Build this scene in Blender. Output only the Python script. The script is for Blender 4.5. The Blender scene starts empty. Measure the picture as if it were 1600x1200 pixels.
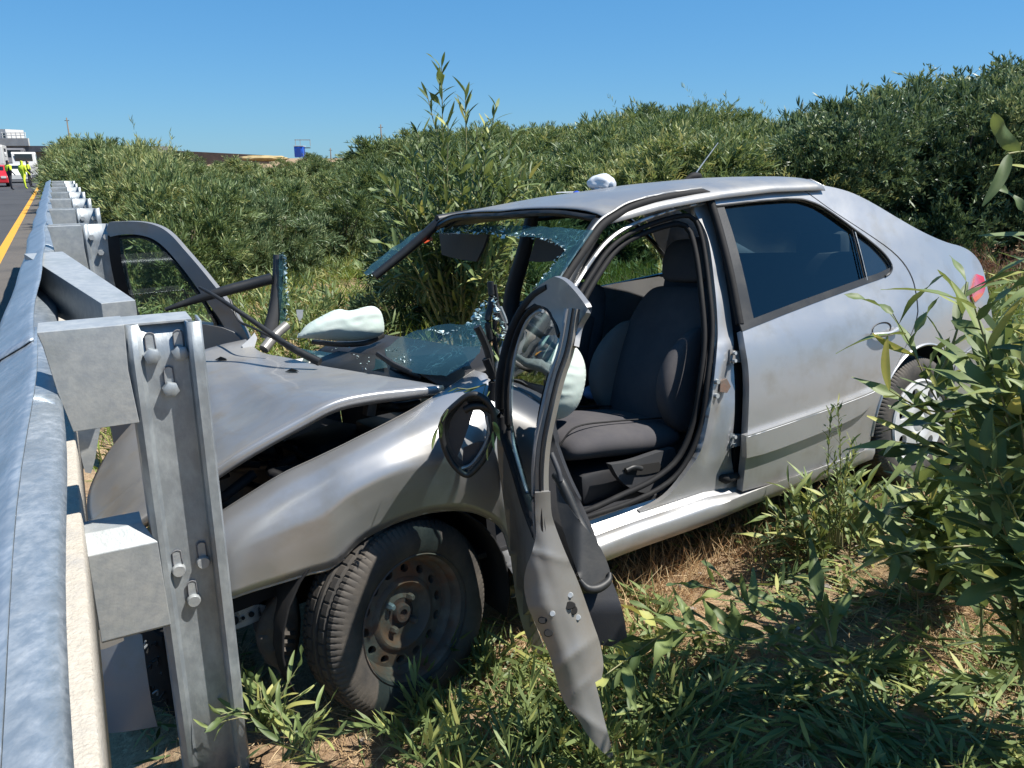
import bpy, bmesh, math, random
import numpy as np
from mathutils import Vector, Matrix, Euler, noise
rnd = random.Random(7)
rs = np.random.RandomState(11)

# ------------------------------------------------------------------ camera, sky, sun
FPX = 1232.05
TH = math.radians(16.031)
CAMZ = 1.55
sc = bpy.context.scene
col = sc.collection
cam_d = bpy.data.cameras.new('camera')
cam = bpy.data.objects.new('camera', cam_d)
col.objects.link(cam)
cam.location = (0, 0, CAMZ)
cam.rotation_euler = (math.pi / 2 - TH, 0, 0)
cam_d.sensor_width = 36.0
cam_d.lens = 36.0 * FPX / 1600.0
cam_d.clip_start = 0.02
cam_d.clip_end = 6000
sc.camera = cam

SUN_V = Vector((0.49, -0.06, 0.82)).normalized()
SUN_EL = math.asin(SUN_V.z)
world = bpy.data.worlds.new('World')
sc.world = world
world.use_nodes = True
wn = world.node_tree
wn.nodes.clear()
sky = wn.nodes.new('ShaderNodeTexSky')
sky.sky_type = 'NISHITA'
sky.sun_disc = False
sky.sun_elevation = SUN_EL
sky.sun_rotation = math.atan2(SUN_V.x, SUN_V.y)
sky.air_density = 1.0
sky.dust_density = 0.0
sky.ozone_density = 3.0
bg = wn.nodes.new('ShaderNodeBackground')
bg.inputs[1].default_value = 0.055
wo = wn.nodes.new('ShaderNodeOutputWorld')
tintn = wn.nodes.new('ShaderNodeMix'); tintn.data_type = 'RGBA'; tintn.blend_type = 'MULTIPLY'
tintn.inputs['Factor'].default_value = 1.0
tintn.inputs['B'].default_value = (0.58, 0.90, 1.22, 1)      # the phone's blue rendering of a clear sky
wn.links.new(sky.outputs[0], tintn.inputs['A'])
hs = wn.nodes.new('ShaderNodeHueSaturation'); hs.inputs['Saturation'].default_value = 1.12
wn.links.new(tintn.outputs['Result'], hs.inputs['Color'])
gm = wn.nodes.new('ShaderNodeGamma'); gm.inputs[1].default_value = 0.5     # the phone's flat tone curve over the sky
wn.links.new(hs.outputs[0], gm.inputs[0])
t2 = wn.nodes.new('ShaderNodeMix'); t2.data_type = 'RGBA'; t2.blend_type = 'MULTIPLY'
t2.inputs['Factor'].default_value = 1.0; t2.inputs['B'].default_value = (1.43, 2.14, 2.80, 1)
wn.links.new(gm.outputs[0], t2.inputs['A'])
wn.links.new(t2.outputs['Result'], bg.inputs[0])
wn.links.new(bg.outputs[0], wo.inputs[0])
sun_d = bpy.data.lights.new('sun', 'SUN')
sun_d.energy = 5.0
sun_d.angle = math.radians(0.53)
sun_d.color = (1.0, 0.955, 0.88)
sun = bpy.data.objects.new('sun', sun_d)
col.objects.link(sun)
sun.rotation_euler = SUN_V.to_track_quat('Z', 'Y').to_euler()
sc.view_settings.view_transform = 'Standard'
sc.view_settings.look = 'None'
sc.view_settings.exposure = 0.85
sc.view_settings.gamma = 1.0
sc.view_settings.use_curve_mapping = False
sc.cycles.max_bounces = 7
sc.cycles.transparent_max_bounces = 12
sc.cycles.diffuse_bounces = 3
sc.cycles.glossy_bounces = 3
sc.cycles.caustics_reflective = False
sc.cycles.caustics_refractive = False

# ------------------------------------------------------------------ places: surveyed rays and frames
CAM = Vector((0, 0, CAMZ))
CT, ST = math.cos(TH), math.sin(TH)
def ray(u, v):
    a = (u - 800) / FPX; b = (600 - v) / FPX
    return Vector((a, CT + b * ST, b * CT - ST))
def on_plane(u, v, P, N):
    d = ray(u, v)
    return CAM + d * (N.dot(P - CAM) / N.dot(d))
# the car's own frame: s runs back from the front axle, y out to the driver's side, z up
CM = Matrix(((0.844, -0.528, -0.092, -0.731), (0.534, 0.842, 0.071, 2.631), (0.040, -0.109, 0.993, -0.065), (0, 0, 0, 1)))
_c = CM.to_3x3()
_x = _c.col[0].normalized(); _y = (_c.col[1] - _x * _c.col[1].dot(_x)).normalized(); _z = _x.cross(_y)
CM = Matrix(((_x[0], _y[0], _z[0], CM[0][3]), (_x[1], _y[1], _z[1], CM[1][3]), (_x[2], _y[2], _z[2], CM[2][3]), (0, 0, 0, 1)))
CMI = CM.inverted()
CAMC = CMI @ CAM
def L(s, y, z): return Vector((s, -y, z))            # car frame -> car empty's local space
def w2c(w): return CMI @ w                           # world -> car local
def cray(u, v): return CMI.to_3x3() @ ray(u, v)
def pj(p):                                           # car local point -> place in view
    d = CM @ p - CAM
    fw = d.y * CT - d.z * ST; up = d.z * CT + d.y * ST
    return (800 + FPX * d.x / fw, 600 - FPX * up / fw)
def cplane(u, v, P, N):
    d = cray(u, v)
    return CAMC + d * (N.dot(P - CAMC) / N.dot(d))
def YP(y):
    P = L(0, y, 0); N = Vector((0, 1, 0))
    return lambda u, v: cplane(u, v, P, N)
def ZP(z):
    P = L(0, 0, z); N = Vector((0, 0, 1))
    return lambda u, v: cplane(u, v, P, N)
def SP(s):
    P = L(s, 0, 0); N = Vector((1, 0, 0))
    return lambda u, v: cplane(u, v, P, N)
def WP(P, N):
    P = Vector(P); N = Vector(N)
    return lambda u, v: w2c(on_plane(u, v, P, N))
SZ = [0.10, 0.18, 0.25, 0.40, 0.50, 0.60, 0.70, 0.77, 0.82, 0.90, 1.0, 1.10, 1.25, 1.37, 1.45]
SY = [0.74, 0.775, 0.79, 0.808, 0.812, 0.812, 0.806, 0.798, 0.785, 0.752, 0.715, 0.675, 0.60, 0.545, 0.48]
def side(s, z):
    y = float(np.interp(z, SZ, SY))
    if s < 0.2: y -= 0.10 * ((0.2 - s) / 0.8) ** 2
    if s > 2.4: y -= 0.15 * ((min(s, 3.3) - 2.4) / 0.9) ** 2
    return y
def YS(off=0.0):
    N = Vector((0, 1, 0))
    def f(u, v):
        y = 0.76
        for _ in range(9):
            p = cplane(u, v, L(0, y, 0), N)
            y = 0.4 * y + 0.6 * (side(p.x, p.z) + off)
        return p
    return f
def SPX(s, z, off=0.0): return pj(L(s, side(s, z) + off, z))
# the barrier's own frame: lateral (away from the road), along, up
RA = math.radians(29.2)
RD = Vector((-math.sin(RA), math.cos(RA), 0)); RN = Vector((math.cos(RA), math.sin(RA), 0))
def RG(lat, along, z): return RN * lat + RD * along + Vector((0, 0, z))

def smooth1(x, a, b):
    t = max(0, min(1, (x - a) / (b - a)))
    return t * t * (3 - 2 * t)
def ground_z(x, y):
    lat = x * RN.x + y * RN.y
    d = math.hypot(x - 0.6, y - 3.0)
    z = (0.093 * x - 0.072 * y + 0.19) * (1 - smooth1(d, 2.2, 5.0)) - 0.02
    z += 0.05 * noise.noise(Vector((x * 0.35, y * 0.35, 0))) * smooth1(d, 1.5, 6)
    z += 0.018 * noise.noise(Vector((x * 2.1, y * 2.1, 3)))
    lo = -0.45 + 0.12 * max(0, y - 8)
    k = 1 - smooth1(lat, lo, lo + 0.7)
    return z * (1 - k) + (-0.26 - 0.003 * max(0, y)) * k

# ------------------------------------------------------------------ materials
def new_mat(name):
    m = bpy.data.materials.new(name); m.use_nodes = True
    nt = m.node_tree; nt.nodes.clear()
    out = nt.nodes.new('ShaderNodeOutputMaterial')
    return m, nt, out
def N_(nt, t, **k):
    n = nt.nodes.new(t)
    for a, b in k.items():
        setattr(n, a, b)
    return n
def mat(name, color, rough=0.5, metal=0.0, c2=None, scale=8.0, lo=0.4, hi=0.62, bump=0.0, bscale=60.0, coat=0.0, spec=0.5,
        c3=None, scale3=2.0, lo3=0.5, hi3=0.7, rough2=None, trans=0.0, stretch=None, detail=5.0):
    m, nt, out = new_mat(name)
    b = N_(nt, 'ShaderNodeBsdfPrincipled')
    b.inputs['Roughness'].default_value = rough
    b.inputs['Metallic'].default_value = metal
    b.inputs['Coat Weight'].default_value = coat
    b.inputs['Specular IOR Level'].default_value = spec
    b.inputs['Transmission Weight'].default_value = trans
    b.inputs['Base Color'].default_value = (*color, 1)
    tc = N_(nt, 'ShaderNodeTexCoord')
    src = tc.outputs['Object']
    if stretch:
        mp = N_(nt, 'ShaderNodeMapping'); mp.inputs['Scale'].default_value = stretch
        nt.links.new(src, mp.inputs[0]); src = mp.outputs[0]
    last = None
    if c2:
        no = N_(nt, 'ShaderNodeTexNoise'); no.inputs['Scale'].default_value = scale; no.inputs['Detail'].default_value = detail
        no.inputs['Roughness'].default_value = 0.65
        nt.links.new(src, no.inputs['Vector'])
        mr = N_(nt, 'ShaderNodeMapRange'); mr.inputs[1].default_value = lo; mr.inputs[2].default_value = hi
        nt.links.new(no.outputs[0], mr.inputs[0])
        mx = N_(nt, 'ShaderNodeMix', data_type='RGBA')
        mx.inputs['A'].default_value = (*color, 1); mx.inputs['B'].default_value = (*c2, 1)
        nt.links.new(mr.outputs[0], mx.inputs['Factor'])
        last = mx.outputs['Result']
        if rough2 is not None:
            r = N_(nt, 'ShaderNodeMapRange'); r.inputs[3].default_value = rough; r.inputs[4].default_value = rough2
            nt.links.new(mr.outputs[0], r.inputs[0]); nt.links.new(r.outputs[0], b.inputs['Roughness'])
    if c3:
        no = N_(nt, 'ShaderNodeTexNoise'); no.inputs['Scale'].default_value = scale3; no.inputs['Detail'].default_value = 6
        no.inputs['Roughness'].default_value = 0.6
        nt.links.new(src, no.inputs['Vector'])
        mr = N_(nt, 'ShaderNodeMapRange'); mr.inputs[1].default_value = lo3; mr.inputs[2].default_value = hi3
        nt.links.new(no.outputs[0], mr.inputs[0])
        mx = N_(nt, 'ShaderNodeMix', data_type='RGBA')
        mx.inputs['B'].default_value = (*c3, 1)
        if last: nt.links.new(last, mx.inputs['A'])
        else: mx.inputs['A'].default_value = (*color, 1)
        nt.links.new(mr.outputs[0], mx.inputs['Factor'])
        last = mx.outputs['Result']
    if last: nt.links.new(last, b.inputs['Base Color'])
    if bump:
        no = N_(nt, 'ShaderNodeTexNoise'); no.inputs['Scale'].default_value = bscale; no.inputs['Detail'].default_value = 4
        nt.links.new(src, no.inputs['Vector'])
        bp = N_(nt, 'ShaderNodeBump'); bp.inputs['Strength'].default_value = bump; bp.inputs['Distance'].default_value = 0.01
        nt.links.new(no.outputs[0], bp.inputs['Height']); nt.links.new(bp.outputs[0], b.inputs['Normal'])
    nt.links.new(b.outputs[0], out.inputs[0])
    return m
def leaf_mat(name, dark, light, yellow, rough=0.42, tr=0.28):
    m, nt, out = new_mat(name)
    at = N_(nt, 'ShaderNodeAttribute'); at.attribute_name = 'tint'
    oi = N_(nt, 'ShaderNodeObjectInfo')
    ad = N_(nt, 'ShaderNodeMath', operation='ADD'); ad.inputs[1].default_value = 0
    sb = N_(nt, 'ShaderNodeMath', operation='MULTIPLY_ADD'); sb.inputs[1].default_value = 0.50; sb.inputs[2].default_value = -0.22
    nt.links.new(oi.outputs['Random'], sb.inputs[0])
    nt.links.new(at.outputs['Fac'], ad.inputs[0]); nt.links.new(sb.outputs[0], ad.inputs[1])
    cr = N_(nt, 'ShaderNodeValToRGB')
    e = cr.color_ramp.elements
    e[0].position = 0.1; e[0].color = (*dark, 1); e[1].position = 0.75; e[1].color = (*light, 1)
    x = e.new(0.96); x.color = (*yellow, 1)
    nt.links.new(ad.outputs[0], cr.inputs[0])
    b = N_(nt, 'ShaderNodeBsdfPrincipled'); b.inputs['Roughness'].default_value = rough
    b.inputs['Specular IOR Level'].default_value = 0.36
    nt.links.new(cr.outputs[0], b.inputs['Base Color'])
    t = N_(nt, 'ShaderNodeBsdfTranslucent')
    hs = N_(nt, 'ShaderNodeHueSaturation'); hs.inputs['Hue'].default_value = 0.47; hs.inputs['Saturation'].default_value = 1.15; hs.inputs['Value'].default_value = 1.7
    nt.links.new(cr.outputs[0], hs.inputs['Color']); nt.links.new(hs.outputs[0], t.inputs[0])
    mx = N_(nt, 'ShaderNodeMixShader'); mx.inputs[0].default_value = tr
    nt.links.new(b.outputs[0], mx.inputs[1]); nt.links.new(t.outputs[0], mx.inputs[2])
    nt.links.new(mx.outputs[0], out.inputs[0])
    return m
def glass_mat(name, tint, refl=1.0, crack=0.0, rough=0.01, haze=0.0, hazecol=(0.3, 0.5, 0.5)):
    m, nt, out = new_mat(name)
    t = N_(nt, 'ShaderNodeBsdfTransparent'); t.inputs[0].default_value = (*tint, 1)
    g = N_(nt, 'ShaderNodeBsdfGlossy'); g.inputs['Roughness'].default_value = rough
    lw = N_(nt, 'ShaderNodeFresnel'); lw.inputs[0].default_value = 1.5
    ml = N_(nt, 'ShaderNodeMath', operation='MULTIPLY'); ml.inputs[1].default_value = refl; ml.use_clamp = True
    nt.links.new(lw.outputs[0], ml.inputs[0])
    mx = N_(nt, 'ShaderNodeMixShader')
    nt.links.new(ml.outputs[0], mx.inputs[0]); nt.links.new(t.outputs[0], mx.inputs[1]); nt.links.new(g.outputs[0], mx.inputs[2])
    last = mx.outputs[0]
    if crack or haze:
        tc = N_(nt, 'ShaderNodeTexCoord')
        d = N_(nt, 'ShaderNodeBsdfDiffuse'); d.inputs[0].default_value = (*hazecol, 1)
        m2 = N_(nt, 'ShaderNodeMixShader'); m2.inputs[0].default_value = haze
        if crack:
            wv = N_(nt, 'ShaderNodeTexNoise'); wv.inputs['Scale'].default_value = 6
            vo = N_(nt, 'ShaderNodeTexVoronoi', feature='DISTANCE_TO_EDGE'); vo.inputs['Scale'].default_value = crack
            nt.links.new(tc.outputs['Object'], wv.inputs[0])
            va = N_(nt, 'ShaderNodeVectorMath', operation='MULTIPLY_ADD'); va.inputs[1].default_value = (0.25, 0.25, 0.25)
            nt.links.new(wv.outputs['Color'], va.inputs[0]); nt.links.new(tc.outputs['Object'], va.inputs[2])
            nt.links.new(va.outputs[0], vo.inputs['Vector'])
            mr = N_(nt, 'ShaderNodeMapRange'); mr.inputs[1].default_value = 0.0; mr.inputs[2].default_value = 0.035
            mr.inputs[3].default_value = 0.75; mr.inputs[4].default_value = haze
            nt.links.new(vo.outputs['Distance'], mr.inputs[0])
            nb = N_(nt, 'ShaderNodeTexNoise'); nb.inputs['Scale'].default_value = 9
            nt.links.new(tc.outputs['Object'], nb.inputs[0])
            m3 = N_(nt, 'ShaderNodeMapRange'); m3.inputs[1].default_value = 0.42; m3.inputs[2].default_value = 0.6
            nt.links.new(nb.outputs[0], m3.inputs[0])
            mm = N_(nt, 'ShaderNodeMath', operation='MULTIPLY')
            nt.links.new(mr.outputs[0], mm.inputs[0]); nt.links.new(m3.outputs[0], mm.inputs[1])
            mmx = N_(nt, 'ShaderNodeMath', operation='MAXIMUM'); mmx.inputs[1].default_value = haze
            nt.links.new(mm.outputs[0], mmx.inputs[0])
            nt.links.new(mmx.outputs[0], m2.inputs[0])
        nt.links.new(last, m2.inputs[1]); nt.links.new(d.outputs[0], m2.inputs[2])
        last = m2.outputs[0]
    nt.links.new(last, out.inputs[0])
    return m

M = {}
M['paint'] = mat('silver_paint', (0.40, 0.405, 0.415), 0.36, 0.64, c2=(0.44, 0.432, 0.415), scale=1.7, lo=0.45, hi=0.75, rough2=0.46, c3=(0.33, 0.31, 0.275), scale3=5.5, lo3=0.52, hi3=0.78, bump=0.35, bscale=3.2, coat=0.15)
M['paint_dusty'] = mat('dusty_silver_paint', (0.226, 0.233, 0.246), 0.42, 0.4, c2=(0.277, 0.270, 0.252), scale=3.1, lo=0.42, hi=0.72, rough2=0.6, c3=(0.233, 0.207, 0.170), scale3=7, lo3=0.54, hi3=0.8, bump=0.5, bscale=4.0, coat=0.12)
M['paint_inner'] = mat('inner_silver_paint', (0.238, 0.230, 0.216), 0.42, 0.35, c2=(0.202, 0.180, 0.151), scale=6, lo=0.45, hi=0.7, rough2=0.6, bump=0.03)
M['galv'] = mat('galvanised_steel', (0.262, 0.290, 0.312), 0.42, 0.45, c2=(0.377, 0.407, 0.421), scale=26, lo=0.40, hi=0.66, rough2=0.55, c3=(0.218, 0.240, 0.254), scale3=3.3, lo3=0.5, hi3=0.72, bump=0.06, bscale=120, stretch=(1, 1, 0.55))
M['galv_pale'] = mat('pale_galvanised_steel', (0.317, 0.337, 0.350), 0.45, 0.3, c2=(0.409, 0.422, 0.416), scale=38, lo=0.38, hi=0.64, c3=(0.251, 0.277, 0.277), scale3=5, lo3=0.5, hi3=0.75, bump=0.05, bscale=150)
M['galv_rail'] = mat('galvanised_rail_steel', (0.265, 0.318, 0.371), 0.36, 0.6, c2=(0.437, 0.477, 0.517), scale=30, lo=0.38, hi=0.7, rough2=0.5, c3=(0.238, 0.278, 0.318), scale3=4, lo3=0.45, hi3=0.7, bump=0.12, bscale=60, stretch=(3.0, 1.0, 1.5))
M['galv_cream'] = mat('cream_galvanised_steel', (0.449, 0.408, 0.347), 0.7, 0.0, c2=(0.381, 0.347, 0.292), scale=45, lo=0.35, hi=0.62, c3=(0.306, 0.297, 0.281), scale3=9, lo3=0.5, hi3=0.8, bump=0.6, bscale=140, detail=8)  # cream tone with random darker speckle
M['black'] = mat('black_plastic', (0.010, 0.011, 0.012), 0.5, c2=(0.028, 0.027, 0.025), scale=9, lo=0.45, hi=0.8, rough2=0.6, bump=0.03, bscale=150)
M['rubber'] = mat('black_rubber', (0.008, 0.008, 0.009), 0.75, c2=(0.022, 0.021, 0.019), scale=12, lo=0.5, hi=0.8, spec=0.3)
M['tyre'] = mat('dusty_tyre_rubber', (0.030, 0.028, 0.026), 0.78, c2=(0.105, 0.088, 0.070), scale=7, lo=0.35, hi=0.75, bump=0.08, bscale=120)
M['rust'] = mat('rusty_wheel_steel', (0.115, 0.088, 0.070), 0.7, 0.0, c2=(0.20, 0.085, 0.045), scale=9, lo=0.46, hi=0.66, rough2=0.85, c3=(0.20, 0.17, 0.135), scale3=14, lo3=0.48, hi3=0.75, bump=0.12, bscale=90)
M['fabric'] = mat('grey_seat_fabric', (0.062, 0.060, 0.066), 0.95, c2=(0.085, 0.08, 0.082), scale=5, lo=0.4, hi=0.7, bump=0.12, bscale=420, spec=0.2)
M['fabric_sunlit'] = mat('sunlit_seat_fabric', (0.13, 0.122, 0.115), 0.9, c2=(0.15, 0.14, 0.13), scale=6, bump=0.12, bscale=420, spec=0.2)  # paler copy of the seat fabric, sunlight put into the bolster's colour
M['trim'] = mat('dark_interior_trim', (0.013, 0.014, 0.018), 0.6, c2=(0.021, 0.021, 0.023), scale=7, bump=0.05, bscale=300)
M['trim_grey'] = mat('grey_interior_trim', (0.035, 0.037, 0.043), 0.6, c2=(0.050, 0.050, 0.050), scale=6, bump=0.04, bscale=200)
M['airbag'] = mat('pale_green_airbag_cloth', (0.432, 0.518, 0.475), 0.85, c2=(0.490, 0.547, 0.511), scale=5, bump=0.25, bscale=14)
M['white_bag'] = mat('white_soft_plastic', (0.624, 0.640, 0.656), 0.35, c2=(0.528, 0.560, 0.600), scale=9, bump=0.35, bscale=16)
M['blue_plastic'] = mat('blue_plastic', (0.03, 0.07, 0.45), 0.35, c2=(0.04, 0.1, 0.55), scale=9)
M['hub_white'] = mat('white_hubcap_plastic', (0.527, 0.527, 0.518), 0.35, c2=(0.425, 0.408, 0.383), scale=8, lo=0.45, hi=0.75)
M['cracked'] = glass_mat('cracked_windscreen', (0.34, 0.46, 0.48), 0.55, crack=30, haze=0.14, hazecol=(0.10, 0.25, 0.29), rough=0.12)
M['shard'] = mat('crushed_glass_edge', (0.36, 0.50, 0.50), 0.25, c2=(0.75, 0.86, 0.84), scale=60, lo=0.45, hi=0.6, bump=0.5, bscale=80, coat=0.6)
M['window'] = glass_mat('window_glass', (0.28, 0.42, 0.44), 1.9)
M['window_clear'] = glass_mat('clear_window_glass', (0.72, 0.84, 0.80), 1.3, haze=0.03, hazecol=(0.35, 0.5, 0.42))
M['tail_red'] = mat('red_lamp_plastic', (0.55, 0.02, 0.015), 0.15, c2=(0.4, 0.015, 0.01), scale=20, coat=0.8)
M['orange'] = mat('orange_paper', (0.7, 0.10, 0.03), 0.6, c2=(0.6, 0.07, 0.02), scale=20)
M['asphalt'] = mat('asphalt', (0.038, 0.038, 0.041), 0.85, c2=(0.056, 0.056, 0.058), scale=40, c3=(0.030, 0.030, 0.032), scale3=0.6, bump=0.3, bscale=350)
M['shoulder'] = mat('dusty_shoulder_asphalt', (0.079, 0.071, 0.064), 0.9, c2=(0.112, 0.098, 0.083), scale=45, c3=(0.060, 0.056, 0.053), scale3=1.2, bump=0.3, bscale=300)
M['yellow_line'] = mat('yellow_road_paint', (0.576, 0.288, 0.024), 0.7, c2=(0.496, 0.240, 0.024), scale=14, lo=0.5, hi=0.8)
M['white_line'] = mat('white_road_paint', (0.6, 0.6, 0.58), 0.7, c2=(0.5, 0.5, 0.48), scale=14)
M['straw'] = leaf_mat('dry_straw', (0.30, 0.20, 0.10), (0.50, 0.37, 0.20), (0.62, 0.50, 0.31), 0.7, 0.2)
M['leaf'] = leaf_mat('acacia_leaf', (0.050, 0.085, 0.030), (0.195, 0.250, 0.090), (0.38, 0.38, 0.12), 0.52, 0.24)
M['leaf_far'] = leaf_mat('acacia_leaf_far', (0.042, 0.075, 0.030), (0.175, 0.235, 0.090), (0.33, 0.34, 0.14), 0.5, 0.22)
M['leaf_dark'] = leaf_mat('dark_bush_leaf', (0.030, 0.058, 0.026), (0.130, 0.190, 0.088), (0.26, 0.30, 0.15), 0.45, 0.18)
M['grass'] = leaf_mat('green_grass_blade', (0.06, 0.105, 0.022), (0.19, 0.26, 0.055), (0.42, 0.38, 0.16), 0.55, 0.3)
M['brown_weed'] = leaf_mat('dry_brown_weed', (0.10, 0.055, 0.035), (0.20, 0.12, 0.07), (0.32, 0.20, 0.12), 0.8, 0.2)
M['stem'] = mat('green_stem', (0.180, 0.198, 0.072), 0.55, c2=(0.234, 0.198, 0.099), scale=30)
M['bark'] = mat('grey_brown_bark', (0.12, 0.09, 0.065), 0.9, c2=(0.20, 0.16, 0.12), scale=30, bump=0.3)
M['concrete'] = mat('pale_concrete', (0.440, 0.440, 0.424), 0.85, c2=(0.368, 0.368, 0.360), scale=0.6)
M['deck_dark'] = mat('dark_concrete', (0.16, 0.16, 0.17), 0.9, c2=(0.11, 0.11, 0.12), scale=0.4)
M['white_paint'] = mat('white_paint', (0.624, 0.624, 0.608), 0.5, c2=(0.560, 0.560, 0.544), scale=3)
M['blue_paint'] = mat('blue_paint', (0.02, 0.12, 0.62), 0.45, c2=(0.02, 0.1, 0.5), scale=3)
M['red_paint'] = mat('red_car_paint', (0.55, 0.02, 0.03), 0.3, c2=(0.45, 0.015, 0.02), scale=3, coat=0.6)
M['hivis'] = mat('hi_vis_yellow_cloth', (0.70, 0.85, 0.05), 0.8, c2=(0.6, 0.75, 0.05), scale=12)
M['dark_cloth'] = mat('dark_cloth', (0.015, 0.018, 0.03), 0.9, c2=(0.03, 0.03, 0.04), scale=9)
M['skin'] = mat('skin', (0.45, 0.27, 0.18), 0.6, c2=(0.40, 0.23, 0.15), scale=9)
M['dark_glass'] = mat('dark_glass', (0.01, 0.015, 0.02), 0.08, c2=(0.015, 0.02, 0.025), scale=3, coat=1)
M['paper'] = mat('white_paper', (0.600, 0.608, 0.624), 0.7, c2=(0.520, 0.536, 0.560), scale=9)
M['denim'] = mat('pale_blue_cloth', (0.22, 0.28, 0.42), 0.9, c2=(0.16, 0.2, 0.33), scale=9, bump=0.3, bscale=60)
M['plastic_film'] = glass_mat('clear_plastic_film', (0.85, 0.87, 0.9), 2.6, haze=0.22, hazecol=(0.6, 0.62, 0.65), rough=0.12)
M['hole'] = mat('shadowed_hole', (0.008, 0.008, 0.008), 0.9, c2=(0.012, 0.011, 0.01), scale=9)
# ground: sand, straw and litter mixed by noise
def ground_material():
    m, nt, out = new_mat('dry_verge_soil')
    b = N_(nt, 'ShaderNodeBsdfPrincipled'); b.inputs['Roughness'].default_value = 0.95; b.inputs['Specular IOR Level'].default_value = 0.15
    geo = N_(nt, 'ShaderNodeNewGeometry')
    def ns(scale, det=6, st=None):
        n = N_(nt, 'ShaderNodeTexNoise'); n.inputs['Scale'].default_value = scale; n.inputs['Detail'].default_value = det
        n.inputs['Roughness'].default_value = 0.7
        nt.links.new(geo.outputs['Position'], n.inputs['Vector']); return n.outputs[0]
    def mix(a, bcol, fac, lo, hi):
        mr = N_(nt, 'ShaderNodeMapRange'); mr.inputs[1].default_value = lo; mr.inputs[2].default_value = hi
        nt.links.new(fac, mr.inputs[0])
        mx = N_(nt, 'ShaderNodeMix', data_type='RGBA')
        if isinstance(a, tuple): mx.inputs['A'].default_value = (*a, 1)
        else: nt.links.new(a, mx.inputs['A'])
        mx.inputs['B'].default_value = (*bcol, 1)
        nt.links.new(mr.outputs[0], mx.inputs['Factor']); return mx.outputs['Result']
    c = mix((0.34, 0.24, 0.15), (0.24, 0.155, 0.095), ns(2.2), 0.4, 0.62)
    c = mix(c, (0.46, 0.35, 0.22), ns(30, 8), 0.5, 0.66)
    c = mix(c, (0.10, 0.105, 0.045), ns(1.1), 0.52, 0.66)
    c = mix(c, (0.12, 0.085, 0.055), ns(90, 8), 0.55, 0.7)
    nt.links.new(c, b.inputs['Base Color'])
    bp = N_(nt, 'ShaderNodeBump'); bp.inputs['Strength'].default_value = 0.8; bp.inputs['Distance'].default_value = 0.02
    nt.links.new(ns(45, 8), bp.inputs['Height']); nt.links.new(bp.outputs[0], b.inputs['Normal'])
    nt.links.new(b.outputs[0], out.inputs[0])
    return m
M['ground'] = ground_material()

# ------------------------------------------------------------------ object helpers
def tag(o, label=None, cat=None, group=None, kind=None):
    if label: o['label'] = label
    if cat: o['category'] = cat
    if group: o['group'] = group
    if kind: o['kind'] = kind
    return o
def link(o, parent=None):
    col.objects.link(o)
    if parent is not None: o.parent = parent
    return o
def empty(name, loc=(0, 0, 0), label=None, cat=None, group=None, matrix=None):
    o = bpy.data.objects.new(name, None); o.empty_display_size = 0.1
    col.objects.link(o)
    if matrix is not None: o.matrix_world = matrix
    else: o.location = loc
    return tag(o, label, cat, group)
def obj_bm(name, bm, m, parent=None, smooth=True, angle=None):
    me = bpy.data.meshes.new(name)
    bm.to_mesh(me); bm.free()
    if isinstance(m, (list, tuple)):
        for x in m: me.materials.append(x)
    else: me.materials.append(m)
    if smooth:
        me.polygons.foreach_set('use_smooth', [True] * len(me.polygons))
        if angle: me.set_sharp_from_angle(angle=math.radians(angle))
    o = bpy.data.objects.new(name, me)
    return link(o, parent)
def np_mesh(name, V, F, m, parent=None, tint=None, smooth=False):
    me = bpy.data.meshes.new(name)
    k = F.shape[1]
    me.vertices.add(len(V)); me.vertices.foreach_set('co', V.astype(np.float32).ravel())
    me.loops.add(F.size); me.loops.foreach_set('vertex_index', F.astype(np.int32).ravel())
    me.polygons.add(len(F)); me.polygons.foreach_set('loop_start', np.arange(0, F.size, k, dtype=np.int32))
    me.polygons.foreach_set('loop_total', np.full(len(F), k, dtype=np.int32))
    if smooth: me.polygons.foreach_set('use_smooth', np.ones(len(F), dtype=bool))
    if tint is not None:
        a = me.attributes.new('tint', 'FLOAT', 'POINT'); a.data.foreach_set('value', tint.astype(np.float32))
    me.update(calc_edges=True)
    me.materials.append(m)
    if name is None: return me
    o = bpy.data.objects.new(name, me)
    return link(o, parent)
def catmull(pts, n=6, closed=False):
    P = [Vector(p) for p in pts]
    if len(P) < 3: return P
    out = []
    N = len(P)
    rng = range(N) if closed else range(N - 1)
    for i in rng:
        p1, p2 = P[i], P[(i + 1) % N]
        p0 = P[i - 1] if (closed or i > 0) else p1 * 2 - p2
        p3 = P[(i + 2) % N] if (closed or i + 2 < N) else p2 * 2 - p1
        for k in range(n):
            t = k / n
            out.append(0.5 * ((2 * p1) + (p2 - p0) * t + (2 * p0 - 5 * p1 + 4 * p2 - p3) * t * t + (3 * p1 - p0 - 3 * p2 + p3) * t ** 3))
    if not closed: out.append(P[-1])
    return out
def resample(pts, n):
    d = [0]
    for a, b in zip(pts, pts[1:]): d.append(d[-1] + (b - a).length)
    T = d[-1] or 1
    out = []; j = 0
    for i in range(n):
        t = T * i / (n - 1)
        while j < len(d) - 2 and d[j + 1] < t: j += 1
        seg = d[j + 1] - d[j] or 1
        out.append(pts[j].lerp(pts[j + 1], max(0, min(1, (t - d[j]) / seg))))
    return out
def curve(pts, n): return resample(catmull(pts, 8), n)
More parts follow.
